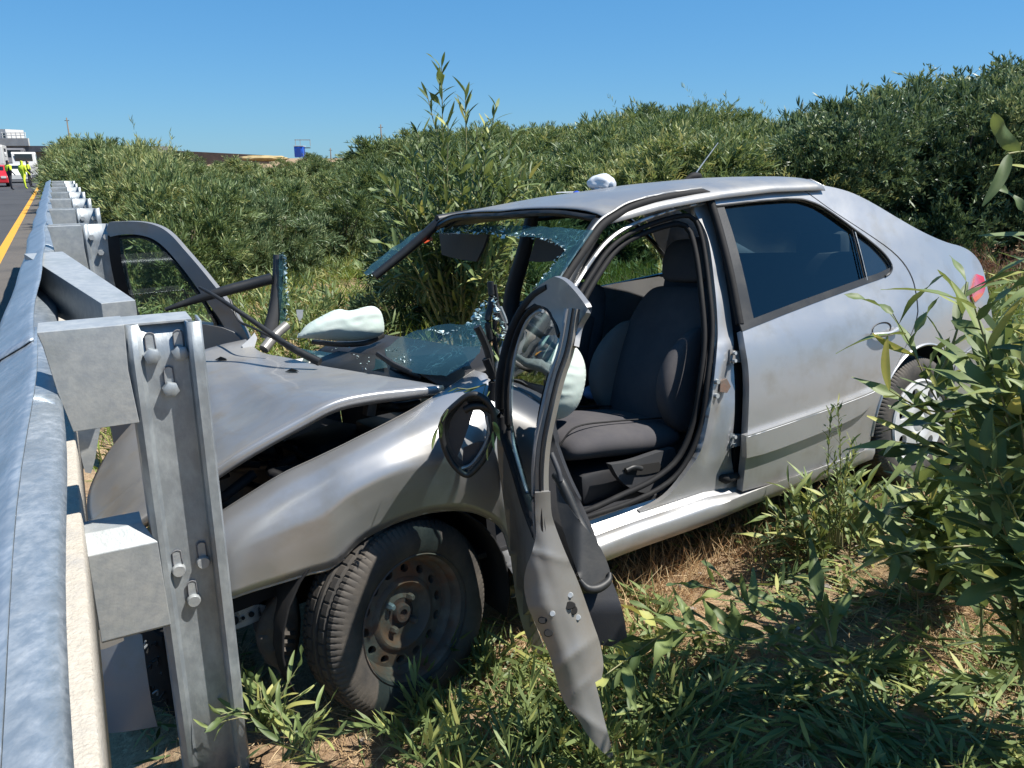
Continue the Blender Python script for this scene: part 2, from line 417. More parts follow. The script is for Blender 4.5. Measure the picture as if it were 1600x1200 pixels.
def chaikin(pts, lim=50, it=2):
    P = [Vector((p[0], p[1])) for p in pts]
    for _ in range(it):
        Q = []
        N = len(P)
        for i in range(N):
            a, b, c = P[i - 1], P[i], P[(i + 1) % N]
            d1, d2 = b - a, c - b
            if d1.length < 1e-6 or d2.length < 1e-6: continue
            ang = abs(math.degrees(d1.angle(d2)))
            if ang > lim or ang < 1.0: Q.append(b)
            else: Q += [b.lerp(a, 0.25), b.lerp(c, 0.25)]
        P = Q
    return P
def sheet(name, outline, surf, m, parent, th=0.004, grid=22, lim=50, it=2, disp=None, smooth=True, jag=0, lift=0.0, label=None):
    """a sheet whose outline is surveyed; every point is set on surf; th is its thickness away from the viewer"""
    P = chaikin(outline, lim, it)
    if jag:
        Q = []
        for i, p in enumerate(P):
            q = P[(i + 1) % len(P)]
            k = max(1, int((q - p).length / 7))
            for j in range(k):
                x = p.lerp(q, j / k)
                Q.append(x + Vector((rnd.uniform(-jag, jag), rnd.uniform(-jag, jag))))
        P = Q
    bm = bmesh.new()
    vs = [bm.verts.new((p.x, p.y, 0)) for p in P]
    f = bm.faces.new(vs)
    f.normal_update()
    if f.normal.z > 0: f.normal_flip()
    xs = [p.x for p in P]; ys = [p.y for p in P]
    for ax, lo, hi in ((0, min(xs), max(xs)), (1, min(ys), max(ys))):
        k = max(1, int((hi - lo) / grid))
        for i in range(1, k):
            c = lo + (hi - lo) * i / k + 0.013
            co = Vector((c, 0, 0)) if ax == 0 else Vector((0, c, 0))
            no = Vector((1, 0, 0)) if ax == 0 else Vector((0, 1, 0))
            bmesh.ops.bisect_plane(bm, geom=bm.verts[:] + bm.edges[:] + bm.faces[:], dist=1e-5, plane_co=co, plane_no=no)
    bmesh.ops.triangulate(bm, faces=[f for f in bm.faces if len(f.verts) > 4])
    for v in bm.verts:
        u, w = v.co.x, v.co.y
        p = surf(u, w)
        if disp: p = p + disp(p, u, w)
        if lift: p = p + (CAMC - p).normalized() * lift
        v.co = p
    bm.normal_update()
    # face the viewer
    t = sum(((CAMC - f.calc_center_median()).normalized().dot(f.normal)) * f.calc_area() for f in bm.faces)
    if t < 0: bmesh.ops.reverse_faces(bm, faces=bm.faces[:])
    if th: thicken(bm, th)
    o = obj_bm(name, bm, m, parent, smooth)
    if th and smooth: o.data.set_sharp_from_angle(angle=math.radians(50))
    if label: o['label'] = label
    return o
def thicken(bm, th):
    bm.normal_update()
    bmesh.ops.dissolve_degenerate(bm, dist=1e-5, edges=bm.edges[:])
    fs = bm.faces[:]; nn = {}
    for f in fs:
        w = f.normal * f.calc_area()
        for v in f.verts: nn[v] = nn.get(v, Vector()) + w
    bnd = [e for e in bm.edges if len(e.link_faces) == 1]
    mp = {v: bm.verts.new(v.co - n.normalized() * th) for v, n in nn.items()}
    rim = []
    for e in bnd:
        l = e.link_loops[0]; rim.append((l.vert, l.link_loop_next.vert))
    for f in fs: bm.faces.new([mp[v] for v in reversed(f.verts)])
    for a, b in rim:
        try: bm.faces.new((b, a, mp[a], mp[b]))
        except ValueError: pass
def add_tube(bm, pts, r, sides=8, flat=1.0, up=Vector((0, 0, 1)), cap=True):
    n = len(pts); rings = []
    for i, p in enumerate(pts):
        d = (pts[min(n - 1, i + 1)] - pts[max(0, i - 1)])
        if d.length < 1e-9: d = Vector((0, 0, 1))
        d.normalize()
        a = d.cross(up)
        if a.length < 0.05: a = d.cross(Vector((1, 0.1, 0)))
        a.normalize(); b = a.cross(d)
        rr = r[i] if isinstance(r, (list, tuple)) else r
        rings.append([bm.verts.new(p + a * (math.cos(t) * rr * flat) + b * (math.sin(t) * rr)) for t in [2 * math.pi * k / sides for k in range(sides)]])
    for a, b in zip(rings, rings[1:]):
        for k in range(sides):
            bm.faces.new((a[k], a[(k + 1) % sides], b[(k + 1) % sides], b[k]))
    if cap:
        bm.faces.new(rings[0][::-1]); bm.faces.new(rings[-1])
def tube(name, pts, r, m, parent=None, sides=8, n=None, flat=1.0, up=Vector((0, 0, 1)), closed=False):
    P = catmull(pts, 6, closed)
    if closed: P = P + [P[0], P[1]]
    if n: P = resample(P, n)
    if isinstance(r, (list, tuple)):
        k = len(r); R = []
        for i in range(len(P)):
            t = i / (len(P) - 1) * (k - 1); j = min(k - 2, int(t)); R.append(r[j] + (r[j + 1] - r[j]) * (t - j))
        r = R
    bm = bmesh.new(); add_tube(bm, P, r, sides, flat, up)
    return obj_bm(name, bm, m, parent, True, 60)
def grid_mesh(name, G, m, parent, th=0.0, smooth=True, flip=None, offset=-1):
    bm = bmesh.new()
    V = [[bm.verts.new(p) for p in row] for row in G]
    for i in range(len(G) - 1):
        for j in range(len(G[0]) - 1):
            try: bm.faces.new((V[i][j], V[i + 1][j], V[i + 1][j + 1], V[i][j + 1]))
            except ValueError: pass
    bmesh.ops.remove_doubles(bm, verts=bm.verts[:], dist=1e-5)
    bm.normal_update()
    if flip is None:
        t = sum(((CAMC - f.calc_center_median()).normalized().dot(f.normal)) * f.calc_area() for f in bm.faces)
        flip = t < 0
    if flip: bmesh.ops.reverse_faces(bm, faces=bm.faces[:])
    o = obj_bm(name, bm, m, parent, smooth)
    if th:
        md = o.modifiers.new('solid', 'SOLIDIFY'); md.thickness = th; md.offset = offset
        if smooth: o.data.set_sharp_from_angle(angle=math.radians(55))
    return o
def coons(c0, c1, d0, d1, bulge=None):
    """c0,c1: curves along u (v=0, v=1); d0,d1: curves along v (u=0,u=1)"""
    nu, nv = len(c0), len(d0)
    G = []
    for i in range(nu):
        u = i / (nu - 1); row = []
        for j in range(nv):
            v = j / (nv - 1)
            p = c0[i] * (1 - v) + c1[i] * v + d0[j] * (1 - u) + d1[j] * u \
                - (c0[0] * (1 - u) * (1 - v) + c0[-1] * u * (1 - v) + c1[0] * (1 - u) * v + c1[-1] * u * v)
            if bulge: p = p + bulge(u, v, p)
            row.append(p)
        G.append(row)
    return G
def box_bm(bm, c, size, mtx=None, bevel=0.0, seg=2):
    r = bmesh.ops.create_cube(bm, size=1)
    vs = r['verts']
    for v in vs:
        v.co = Vector((v.co.x * size[0], v.co.y * size[1], v.co.z * size[2]))
    if bevel:
        es = list({e for v in vs for e in v.link_edges})
        rr = bmesh.ops.bevel(bm, geom=es, offset=bevel, segments=seg, affect='EDGES', profile=0.5)
        vs = list({v for f in rr['faces'] for v in f.verts} | {v for v in vs if v.is_valid})
    T = Matrix.Translation(Vector(c)) @ (mtx if mtx is not None else Matrix())
    for v in vs: v.co = T @ v.co
    return vs
def box(name, c, size, m, parent=None, mtx=None, bevel=0.0, smooth=False):
    bm = bmesh.new(); box_bm(bm, c, size, mtx, bevel)
    return obj_bm(name, bm, m, parent, smooth or bevel > 0, 40 if bevel else None)
def pillow(name, rings, m, parent, sub=2, noise_amp=0.0, seed=0, crease=None):
    """closed soft body from rings of points"""
    bm = bmesh.new()
    R = [[bm.verts.new(p) for p in r] for r in rings]
    k = len(rings[0])
    for a, b in zip(R, R[1:]):
        for i in range(k): bm.faces.new((a[i], a[(i + 1) % k], b[(i + 1) % k], b[i]))
    bm.faces.new(R[0][::-1]); bm.faces.new(R[-1])
    bmesh.ops.recalc_face_normals(bm, faces=bm.faces[:])
    bmesh.ops.subdivide_edges(bm, edges=bm.edges[:], cuts=2, use_grid_fill=True, smooth=1.0) if False else None
    o = obj_bm(name, bm, m, parent)
    md = o.modifiers.new('sub', 'SUBSURF'); md.levels = sub; md.render_levels = sub
    if noise_amp:
        tx = bpy.data.textures.new('wrinkle', 'CLOUDS'); tx.noise_scale = 0.09; tx.noise_depth = 3
        d = o.modifiers.new('wrinkle', 'DISPLACE'); d.texture = tx; d.strength = noise_amp; d.mid_level = 0.5
    return o
def lathe_bm(bm, prof, seg=48, mtx=None, mat_i=0, mod=None, closed=False):
    """prof: (radius, axial); the axis is local x"""
    rings = []
    for k in range(seg):
        a = 2 * math.pi * k / seg
        ring = []
        for i, (r, x) in enumerate(prof):
            rr = r if mod is None else mod(i, k, r)
            p = Vector((x, rr * math.cos(a), rr * math.sin(a)))
            ring.append(bm.verts.new(mtx @ p if mtx is not None else p))
        rings.append(ring)
    n = len(prof)
    for k in range(seg):
        a, b = rings[k], rings[(k + 1) % seg]
        for i in range(n if closed else n - 1):
            f = bm.faces.new((a[i], a[(i + 1) % n], b[(i + 1) % n], b[i])); f.material_index = mat_i

# ------------------------------------------------------------------ ground, road
def build_ground():
    def axis(lim, fine, a, b):
        xs = list(np.arange(a, b, fine)); s = fine; x = b
        while x < lim: s *= 1.18; x += s; xs.append(x)
        s = fine; x = a
        while x > -lim: s *= 1.18; x -= s; xs.insert(0, x)
        return xs
    xs = axis(1500, 0.10, -3.5, 5.5); ys = axis(1500, 0.10, 0.2, 9.0)
    V = np.array([(x, y, ground_z(x, y)) for y in ys for x in xs]); nx = len(xs)
    F = np.array([(j * nx + i, j * nx + i + 1, (j + 1) * nx + i + 1, (j + 1) * nx + i) for j in range(len(ys) - 1) for i in range(nx - 1)])
    o = np_mesh('ground', V, F, M['ground'], smooth=True); tag(o, kind='structure')
build_ground()
def road_strip(name, l0, l1, m, dz, a0=-6, a1=420, kind='structure', **k):
    G = []
    al = [a0 + (a1 - a0) * (i / 60) ** 2 for i in range(61)]
    bm = bmesh.new()
    R = [[bm.verts.new(RN * l + RD * a + Vector((0, 0, -0.2 + dz - 0.003 * max(0, (RD * a).y)))) for l in (l0, l1)] for a in al]
    for a, b in zip(R, R[1:]): bm.faces.new((a[0], a[1], b[1], b[0]))
    o = obj_bm(name, bm, m, None, False); tag(o, kind=kind, **k); return o
road_strip('road', -11.5, -0.50, M['asphalt'], 0.006)
road_strip('road_shoulder', -1.20, -0.42, M['shoulder'], 0.010)
road_strip('road_line', -1.22, -1.06, M['yellow_line'], 0.014)
for k in range(14):
    road_strip('lane_marking', -4.95, -4.80, M['white_line'], 0.012, 6 + k * 12, 9.5 + k * 12)

# ------------------------------------------------------------------ guardrail
def build_guardrail():
    root = empty('guardrail', RG(0, 1.9, 0), 'tall galvanised steel double-beam guardrail the silver car crashed against', 'guardrail')
    inv = Matrix.Translation(-root.location)
    def place(o): o.data.transform(inv); return o
    def beam(name, prof, a0, a1, m, n=60, dent=None, shift=(0, 0)):
        al = [a0 + (a1 - a0) * (i / n) ** 1.6 for i in range(n + 1)]
        G = []
        for a in al:
            dl, dz = dent(a) if dent else (0, 0)
            G.append([RG(l + dl + shift[0], a, z + dz + shift[1]) for l, z in prof])
        o = grid_mesh(name, G, m, root, th=0.004, flip=False)
        place(o); return o
    W = [(-0.079, 1.201), (-0.088, 1.200), (-0.100, 1.192), (-0.145, 1.168), (-0.160, 1.152), (-0.163, 1.125), (-0.158, 1.108), (-0.140, 1.090),
         (-0.085, 1.072), (-0.064, 1.060), (-0.058, 1.045), (-0.064, 1.030), (-0.085, 1.018), (-0.140, 1.000), (-0.158, 0.982), (-0.163, 0.960),
         (-0.158, 0.938), (-0.145, 0.925), (-0.098, 0.905), (-0.085, 0.895), (-0.078, 0.892)]
    def dn(a): return (0.004 * math.sin(a * 5) + (0.006 * math.exp(-((a - 3.6) / 0.5) ** 2)), 0.003 * math.sin(a * 3.1))
    beam('upper_beam', W, -1.5, 1.95, M['galv_rail'], 40, dn)
    for a0, a1 in ((1.80, 5.3), (5.15, 8.4), (8.25, 11.5), (11.35, 15.2)):
        beam('upper_beam', W, a0, a1, M['galv_rail'], 14, dn, (-0.006, 0.004))
    LW = [(-0.056, 0.50), (-0.054, 0.70), (-0.056, 0.750), (-0.060, 0.753), (-0.135, 0.752), (-0.150, 0.744), (-0.155, 0.70), (-0.10, 0.64), (-0.155, 0.58), (-0.15, 0.51), (-0.10, 0.495)]
    beam('lower_beam', LW, -1.5, 15.0, M['galv_cream'], 60)
    # posts
    def post_mesh(a, detail, z0=-0.35, lat0=0.086, lat1=0.240, dz=0.0):
        bm = bmesh.new()
        t = 0.006
        # sigma section: web faces back along the road, flanges return towards the viewer with small lips
        P = [(lat0 - 0.004, -0.062), (lat0 + 0.020, -0.062), (lat0 + 0.024, -0.058), (lat0 + 0.030, 0.0), (lat1 - 0.030, 0.0), (lat1 - 0.024, -0.058), (lat1 - 0.018, -0.062), (lat1 + 0.004, -0.062)]
        P = [(lat0 - 0.002, 0.05), (lat0, -0.002), (lat0 + 0.010, -0.012), (lat0 + 0.020, -0.010), (lat0 + 0.030, 0.002), (lat0 + 0.050, 0.006), (lat1 - 0.040, 0.006),
             (lat1 - 0.030, 0.002), (lat1 - 0.028, -0.030), (lat1 - 0.022, -0.036), (lat1 - 0.004, -0.034), (lat1, -0.026), (lat1 + 0.001, 0.05)]
        zs = [z0, 0.3, 0.8, 1.10, 1.196 + dz]
        R = [[bm.verts.new(RG(l, a + b, z)) for l, b in P] for z in zs]
        for r, q in zip(R, R[1:]):
            for i in range(len(P) - 1): bm.faces.new((r[i], r[i + 1], q[i + 1], q[i]))
        o = obj_bm('post', bm, M['galv'], root, True, 35); place(o)
        md = o.modifiers.new('solid', 'SOLIDIFY'); md.thickness = 0.005; md.offset = 0
        bm = bmesh.new()   # closed top edge plate
        if detail:
            bolts = [(0.133, 1.122), (0.192, 1.122), (0.163, 1.040), (0.131, 0.585), (0.188, 0.592), (0.156, 0.495)]
            for l, z in bolts:
                up = z > 0.9
                bm = bmesh.new()
                # slot above the bolt
                s = [RG(l + dx, a - 0.0018, z + 0.020 + dzz) for dx, dzz in [(0.010 * math.cos(t), 0.010 * math.sin(t) + (0.022 if math.sin(t) > 0 else -0.012)) for t in [2 * math.pi * k / 16 for k in range(16)]]]
                bm.faces.new([bm.verts.new(p) for p in s])
                so = obj_bm('slot', bm, M['hole'] if False else M['galv_pale'], o, False); place(so)
                bm = bmesh.new()
                add_tube(bm, [s_ for s_ in catmull(s + [s[0]], 2)], 0.0016, 5)
                place(obj_bm('slot_rim', bm, M['deck_dark'], o))
                bm = bmesh.new()
                n = 6 if up else 14
                add_tube(bm, [RG(l, a + 0.002, z), RG(l, a - 0.016 if up else a - 0.010, z), RG(l, a - 0.0185 if up else a - 0.013, z)], [0.0185 if up else 0.0165, 0.0185 if up else 0.016, 0.014], n, up=Vector((0.2, 0.1, 1)))
                place(obj_bm('bolt', bm, M['galv'] if up else M['galv_pale'], o, True, 35))
        elif a < 8.5:
            for l, z in ((0.125, 1.125), (0.195, 1.125), (0.160, 1.04)):
                bm = bmesh.new(); add_tube(bm, [RG(l, a, z), RG(l, a - 0.02, z)], 0.016, 6)
                place(obj_bm('bolt', bm, M['galv_pale'], o, True, 35))
        return o
    def spacer(a, z0, z1, l0=-0.055, l1=0.085, depth=0.10, m='galv_pale', bevel_top=0.0):
        bm = bmesh.new()
        zt, zb = z1, z0
        if bevel_top:
            # folded sheet: sloped top edge, front face
            P = [(a + 0.10, zt), (a + 0.03, zt), (a - 0.012, zt - 0.038), (a - 0.014, zb + 0.008), (a - 0.006, zb)]
            R = [[bm.verts.new(RG(l0 if True else 0, b, z)) for b, z in P], [bm.verts.new(RG(l1 + (z - zt) * -0.02 + (-0.025 if k < 2 else 0), b, z)) for k, (b, z) in enumerate(P)]]
            for i in range(len(P) - 1): bm.faces.new((R[0][i], R[1][i], R[1][i + 1], R[0][i + 1]))
        else:
            P = [(l0 - 0.025, zt), (l1, zt), (l1 - 0.004, (zt + zb) / 2 + 0.01), (l1 + 0.004, zb), (l0 + 0.012, zb), (l0 - 0.005, zb + 0.09), (l0 - 0.018, zt - 0.03)]
            f = [bm.verts.new(RG(l, a - 0.012, z)) for l, z in P]
            g = [bm.verts.new(RG(l, a + depth, z)) for l, z in P]
            bm.faces.new(f)
            for i in (0, 3): bm.faces.new((f[i], g[i], g[(i + 1) % len(P)], f[(i + 1) % len(P)]))
            bmesh.ops.recalc_face_normals(bm, faces=bm.faces[:])
        o = obj_bm('spacer_block', bm, M[m], root, False); place(o)
        md = o.modifiers.new('solid', 'SOLIDIFY'); md.thickness = 0.004; md.offset = 0
        md = o.modifiers.new('bev', 'BEVEL'); md.width = 0.002; md.segments = 2
        return o
    post_mesh(1.9, True)
    spacer(1.9, 0.975, 1.198)
    spacer(1.9, 0.445, 0.712, bevel_top=1, l1=0.092)
    # cap strip running from the beam across the block to the post
    bm = bmesh.new()
    box_bm(bm, RG(0.075, 1.945, 1.1955), (0.30, 0.10, 0.006), Matrix.Rotation(RA, 4, 'Z'), 0.001)
    place(obj_bm('top_plate', bm, M['galv_pale'], root, False))
    for a in (5.0, 6.6, 8.2, 9.8, 11.4, 13.0, 14.5):
        post_mesh(a, False, dz=0.0)
        spacer(a, 0.93, 1.19)
        bm = bmesh.new(); box_bm(bm, RG(0.02, a + 0.04, 1.195), (0.19, 0.025, 0.008), Matrix.Rotation(RA, 4, 'Z'))
        place(obj_bm('top_plate', bm, M['galv_pale'], root, False))
    # the block torn loose by the crash, hanging across from the beam
    A = RG(-0.04, 3.62, 1.19); B = RG(0.115, 2.42, 1.165)
    d = (B - A).normalized(); sx = d.cross(Vector((0, 0, 1))).normalized(); upv = sx.cross(d)
    bm = bmesh.new()
    def ring(p, w0, w1, h): return [bm.verts.new(p - sx * w0), bm.verts.new(p + sx * w1), bm.verts.new(p + sx * w1 - upv * h), bm.verts.new(p - sx * w0 - upv * h)]
    r1 = ring(A, 0.02, 0.11, 0.20); r2 = ring(B, 0.03, 0.055, 0.10)
    for i in (0, 1, 3): bm.faces.new((r1[i], r1[(i + 1) % 4], r2[(i + 1) % 4], r2[i]))
    bm.faces.new(r2)
    bmesh.ops.recalc_face_normals(bm, faces=bm.faces[:])
    o = obj_bm('bent_spacer_block', bm, M['galv_pale'], root, False); place(o); o['label'] = 'spacer block torn loose and twisted'
    md = o.modifiers.new('solid', 'SOLIDIFY'); md.thickness = 0.004; md.offset = 0
    md = o.modifiers.new('bev', 'BEVEL'); md.width = 0.003; md.segments = 2
build_guardrail()

# ------------------------------------------------------------------ the car
car = empty('crashed_car', label='crashed silver hatchback with torn open doors and crumpled bonnet against the guardrail', cat='car', matrix=CM)
PAINT, DUST, INNER = M['paint'], M['paint_dusty'], M['paint_inner']

def zr(s, y):
    zc = float(np.interp(s, [0.9, 1.1, 1.3, 1.6, 1.9, 2.2, 2.35], [1.368, 1.392, 1.418, 1.438, 1.443, 1.432, 1.41]))
    t = abs(y) / 0.56
    z = zc - 0.042 * t ** 2 - 0.028 * t ** 7
    if y < 0: z += 0.045 * t * (1 - smooth1(s, 0.95, 1.7))
    return z
def build_roof():
    G = []
    ns, ny = 30, 26
    for i in range(ns):
        row = []
        for j in range(ny):
            y = -0.56 + 1.12 * j / (ny - 1)
            t = (y + 0.56) / 1.12
            s0 = 0.94 + 0.11 * t - 0.03 * math.sin(math.pi * t)
            s = s0 + (2.22 - s0) * i / (ns - 1)
            yy = y
            row.append(L(s, yy, zr(s, yy) + 0.0015 * noise.noise(Vector((s * 5, y * 5, 0)))))
        # roll over the near and far gutters
        s = row[-1].x
        row.append(L(s, 0.572, zr(s, 0.56) - 0.022))
        row.insert(0, L(row[0].x, -0.572, zr(row[0].x, -0.56) - 0.022))
        G.append(row)
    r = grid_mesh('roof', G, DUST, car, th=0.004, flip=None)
    G2 = [[p + Vector((0, 0, -0.028)) for p in row[1:-1:3]] for row in G[1::4]]
    grid_mesh('headliner', G2, M['trim_grey'], car, th=0.003, flip=True)
    # header rail above the windscreen
    hp = [G[0][j] + Vector((0.0, 0, -0.016)) for j in range(1, ny, 4)]
    tube('windscreen_header', hp, 0.013, M['black'], car, 6)
    # hatch: glass and panel behind the roof
    prof = [(2.225, 1.395), (2.43, 1.315), (2.72, 1.165), (3.06, 1.010), (3.24, 0.975), (3.285, 0.91), (3.31, 0.62), (3.32, 0.50), (3.31, 0.28)]
    G = []
    for s, z in prof:
        w = 0.49 + 0.07 * max(0, min(1, (1.42 - z) / 0.5))
        G.append([L(s + 0.02 * (1 - (y / 0.6) ** 2), y, z - 0.01 * (y / 0.6) ** 2) for y in np.linspace(-w, w, 12)])
    h = grid_mesh('hatch', G, PAINT, car, th=0.004)
    G = []
    for s, z in [(2.31, 1.37), (2.46, 1.31), (2.70, 1.18), (2.94, 1.066)]:
        G.append([L(s + 0.03 * (1 - (y / 0.6) ** 2), y, z - 0.02 * (y / 0.6) ** 2 + 0.006) for y in np.linspace(-0.46, 0.46, 9)])
    grid_mesh('rear_window', G, M['dark_glass'], h)
build_roof()

BELT = [(1160, 516), (1205, 498), (1250, 481), (1300, 462), (1350, 443), (1384, 432)]
def arc(cs, cz, r, a0, a1, n):
    return [SPX(cs + r * math.cos(math.radians(a0 + (a1 - a0) * k / n)), cz + r * math.sin(math.radians(a0 + (a1 - a0) * k / n))) for k in range(n + 1)]
def build_rear():
    ys = YS()
    # angles measured from +s (rear) towards up
    a_seam = 140
    door = BELT + [(1393, 424), (1392, 412), (1372, 388), (1335, 358), (1290, 326), (1264, 314), (1240, 310.5), (1185, 314), (1132, 321), (1117, 322),
                   (1112, 308), (1150, 302), (1200, 295.5), (1242, 290), (1262, 302), (1300, 330), (1350, 362), (1400, 397), (1424, 430), (1432, 465), (1434, 500)]
    door += arc(2.56, 0.29, 0.35, 128, 182, 8)
    door += [SPX(2.16, 0.24), SPX(1.8, 0.232), (1160, 768), (1166, 715), (1168, 680), (1171, 620), (1170, 575), (1164, 540)]
    d = sheet('rear_door', door, ys, PAINT, car, th=0.03, grid=12, lim=38)
    # side moulding
    mo = sheet('side_moulding', [(1166, 681), (1195, 672), (1280, 643), (1350, 617), (1374, 606), (1378, 612), (1360, 636), (1340, 652), (1280, 678), (1200, 708), (1167, 716)],
               YS(0.022), PAINT, d, th=0.024, grid=14, lim=60, it=1)
    tube('moulding_edge', [YS(0.019)(u, v) for u, v in [(1167, 683), (1195, 674), (1280, 645), (1350, 619), (1372, 609)]], 0.004, PAINT, mo, 6)
    # window and trims
    sheet('window', [(1128, 324), (1185, 316), (1240, 313), (1262, 316), (1288, 328), (1333, 359), (1343, 400), (1352, 438), (1260, 470), (1176, 503), (1160, 440), (1142, 375)],
          YS(-0.012), M['window'], d, th=0, grid=30, it=1)
    sheet('quarter_glass', [(1337, 362), (1372, 389), (1390, 411), (1391, 423), (1380, 431), (1357, 439), (1348, 400)], YS(-0.008), M['dark_glass'], d, th=0, it=1, grid=30)
    sheet('belt_trim', [(1156, 506), (1176, 498), (1250, 470), (1350, 434), (1375, 426), (1391, 418), (1391, 428), (1382, 434), (1350, 445), (1250, 482), (1160, 518)], YS(0.002), M['black'], d, th=0.006, it=1)
    sheet('pillar_trim', [(1116, 322), (1131, 321), (1148, 372), (1163, 430), (1178, 499), (1158, 507), (1148, 440), (1134, 375)], YS(0.001), M['black'], d, th=0.008, it=1)
    tube('window_trim', [YS(0.002)(u, v) for u, v in [(1118, 322), (1185, 314.5), (1240, 311), (1264, 315), (1290, 327), (1335, 359), (1374, 390), (1391, 411), (1392, 424), (1383, 432)]], 0.006, M['black'], d, 6)
    for u0, u1 in ((1331, 1349), (1335, 1353)):
        tube('window_divider', [YS(0.0)(u0 + 0, 359), YS(0.0)(u0 + 11, 400), YS(0.0)(u1 + 2, 438)], 0.0028, M['rubber'] if u0 == 1331 else M['galv'], d, 5)
    # handle: a scooped cup and a bar
    c = YS(0.002)(1378, 514)
    bm = bmesh.new()
    ax = (YS(0.002)(1400, 508) - c).normalized(); n = Vector((0, -1, 0.1)).normalized(); bx = ax.cross(n)
    R = []
    for rr, dd in ((1, 0.001), (0.8, -0.004), (0.4, -0.012)):
        R.append([bm.verts.new(c + ax * math.cos(t) * 0.065 * rr + bx * math.sin(t) * 0.028 * rr + n * dd) for t in [2 * math.pi * k / 24 for k in range(24)]])
    for a, b in zip(R, R[1:]):
        for i in range(24): bm.faces.new((a[i], a[(i + 1) % 24], b[(i + 1) % 24], b[i]))
    bm.faces.new(R[-1])
    obj_bm('handle_cup', bm, M['black'], d)
    tube('handle', [YS(0.012)(1362, 524), YS(0.026)(1378, 523), YS(0.026)(1392, 521), YS(0.012)(1404, 514)], 0.011, PAINT, d, 8, flat=1.0)
    # the pale reflection along the shoulder is left unpainted
    # shut face of the rear door at the opening, with two hinges
    sf = sheet('door_shut_face', [(1143, 515), (1163, 520), (1171, 570), (1171, 640), (1168, 700), (1161, 768), (1148, 762), (1146, 640), (1150, 580)], YS(-0.055), M['rubber'], d, th=0.004)
    for v in (558, 689):
        h = sheet('hinge', [(1141, v - 12), (1152, v - 10), (1166, v - 10), (1166, v + 8), (1150, v + 8), (1141, v + 12)], YS(-0.035), M['galv'] if v > 600 else INNER, d, th=0.014, lim=10)
        for dv in (-6, 6):
            p = YS(-0.03)(1146, v + dv)
            bm = bmesh.new(); add_tube(bm, [p, p + Vector((0, -0.012, 0.002))], 0.007, 8); obj_bm('bolt', bm, M['galv_pale'], h, True, 40)
    tube('door_check_boot', [YS(-0.05)(1124, 746), YS(-0.03)(1135, 748), YS(-0.03)(1147, 745), YS(-0.04)(1156, 742)], [0.012, 0.02, 0.016, 0.012], M['rubber'], d, 10)
    # quarter panel
    q = [(1243, 289), (1263, 301), (1301, 329), (1351, 361), (1402, 396), (1426, 429), (1434, 465), (1436, 500)] + arc(2.56, 0.29, 0.35, 126, -4, 16)
    q += [SPX(3.05, 0.24), SPX(3.25, 0.26), (1556, 600), (1555, 540), (1550, 490), (1543, 450), (1536, 418), (1523, 397), (1504, 385), (1478, 379), (1440, 362), (1400, 339), (1362, 316), (1330, 300), (1296, 291), (1263, 286.5)]
    qp = sheet('quarter_panel', q, ys, PAINT, car, th=0.004, grid=12, lim=38)
    tube('wheel_arch_lip', [w for w in [ys(*p) for p in arc(2.56, 0.29, 0.348, 178, 0, 14)]], 0.007, PAINT, qp, 6)
    tl = sheet('tail_lamp', [(1526, 428), (1537, 432), (1541, 447), (1536, 462), (1524, 472), (1518, 462), (1522, 445)], YS(0.012), M['tail_red'], car, th=0.02, grid=6)
    sheet('rear_bumper', [SPX(2.92, 0.50, 0), SPX(3.2, 0.52), SPX(3.38, 0.52), SPX(3.40, 0.3), SPX(3.2, 0.2), SPX(2.93, 0.2), SPX(2.9, 0.35)], YS(0.014), PAINT, car, th=0.01)
    # far side: plain mirrored shells
    def far(poly, name, m):
        bm = bmesh.new(); P = [L(s, -side(s, z), z) for s, z in poly]
        f = bm.faces.new([bm.verts.new(p) for p in P]); bmesh.ops.triangulate(bm, faces=[f])
        o = obj_bm(name, bm, m, car, False); md = o.modifiers.new('solid', 'SOLIDIFY'); md.thickness = 0.02; md.offset = 0
        return o
    far([(1.40, 0.25), (2.2, 0.24), (2.25, 0.5), (2.5, 0.64), (2.5, 0.95), (1.42, 0.90)], 'passenger_side_rear_door', PAINT)
    far([(2.2, 0.55), (2.56, 0.66), (2.9, 0.5), (2.95, 0.25), (3.35, 0.3), (3.33, 0.9), (3.1, 1.03), (2.74, 1.18), (2.43, 1.32), (2.15, 1.37), (2.45, 1.05), (2.5, 0.9)], 'passenger_side_quarter_panel', PAINT)
    bm = bmesh.new(); f = bm.faces.new([bm.verts.new(L(a, -b, c)) for a, b, c in ((1.50, 0.745, 0.91), (2.44, 0.725, 0.93), (2.40, 0.69, 1.03), (2.15, 0.61, 1.26), (1.9, 0.595, 1.32), (1.52, 0.59, 1.33))])
    obj_bm('passenger_side_rear_window', bm, M['window'], car, False)
    # roof frame on the far side
    fr = [L(0.95, -0.55, 1.37), L(1.2, -0.575, 1.385), L(1.5, -0.575, 1.38), L(1.9, -0.575, 1.375), L(2.2, -0.57, 1.36)]
    tube('passenger_side_roof_rail', fr, 0.022, M['black'], car, 8)
    tube('passenger_side_middle_pillar', [L(1.50, -0.575, 1.37), L(1.46, -0.64, 1.16), L(1.42, -0.74, 0.90), L(1.40, -0.76, 0.5), L(1.40, -0.74, 0.2)], [0.035, 0.04, 0.045, 0.06, 0.07], M['trim'], car, 8)
    tube('passenger_side_window_frame', [L(1.52, -0.60, 1.33), L(1.9, -0.605, 1.325), L(2.15, -0.62, 1.28), L(2.5, -0.70, 1.0), L(2.45, -0.75, 0.93), L(1.48, -0.76, 0.90)], 0.014, M['black'], car, 6)
build_rear()

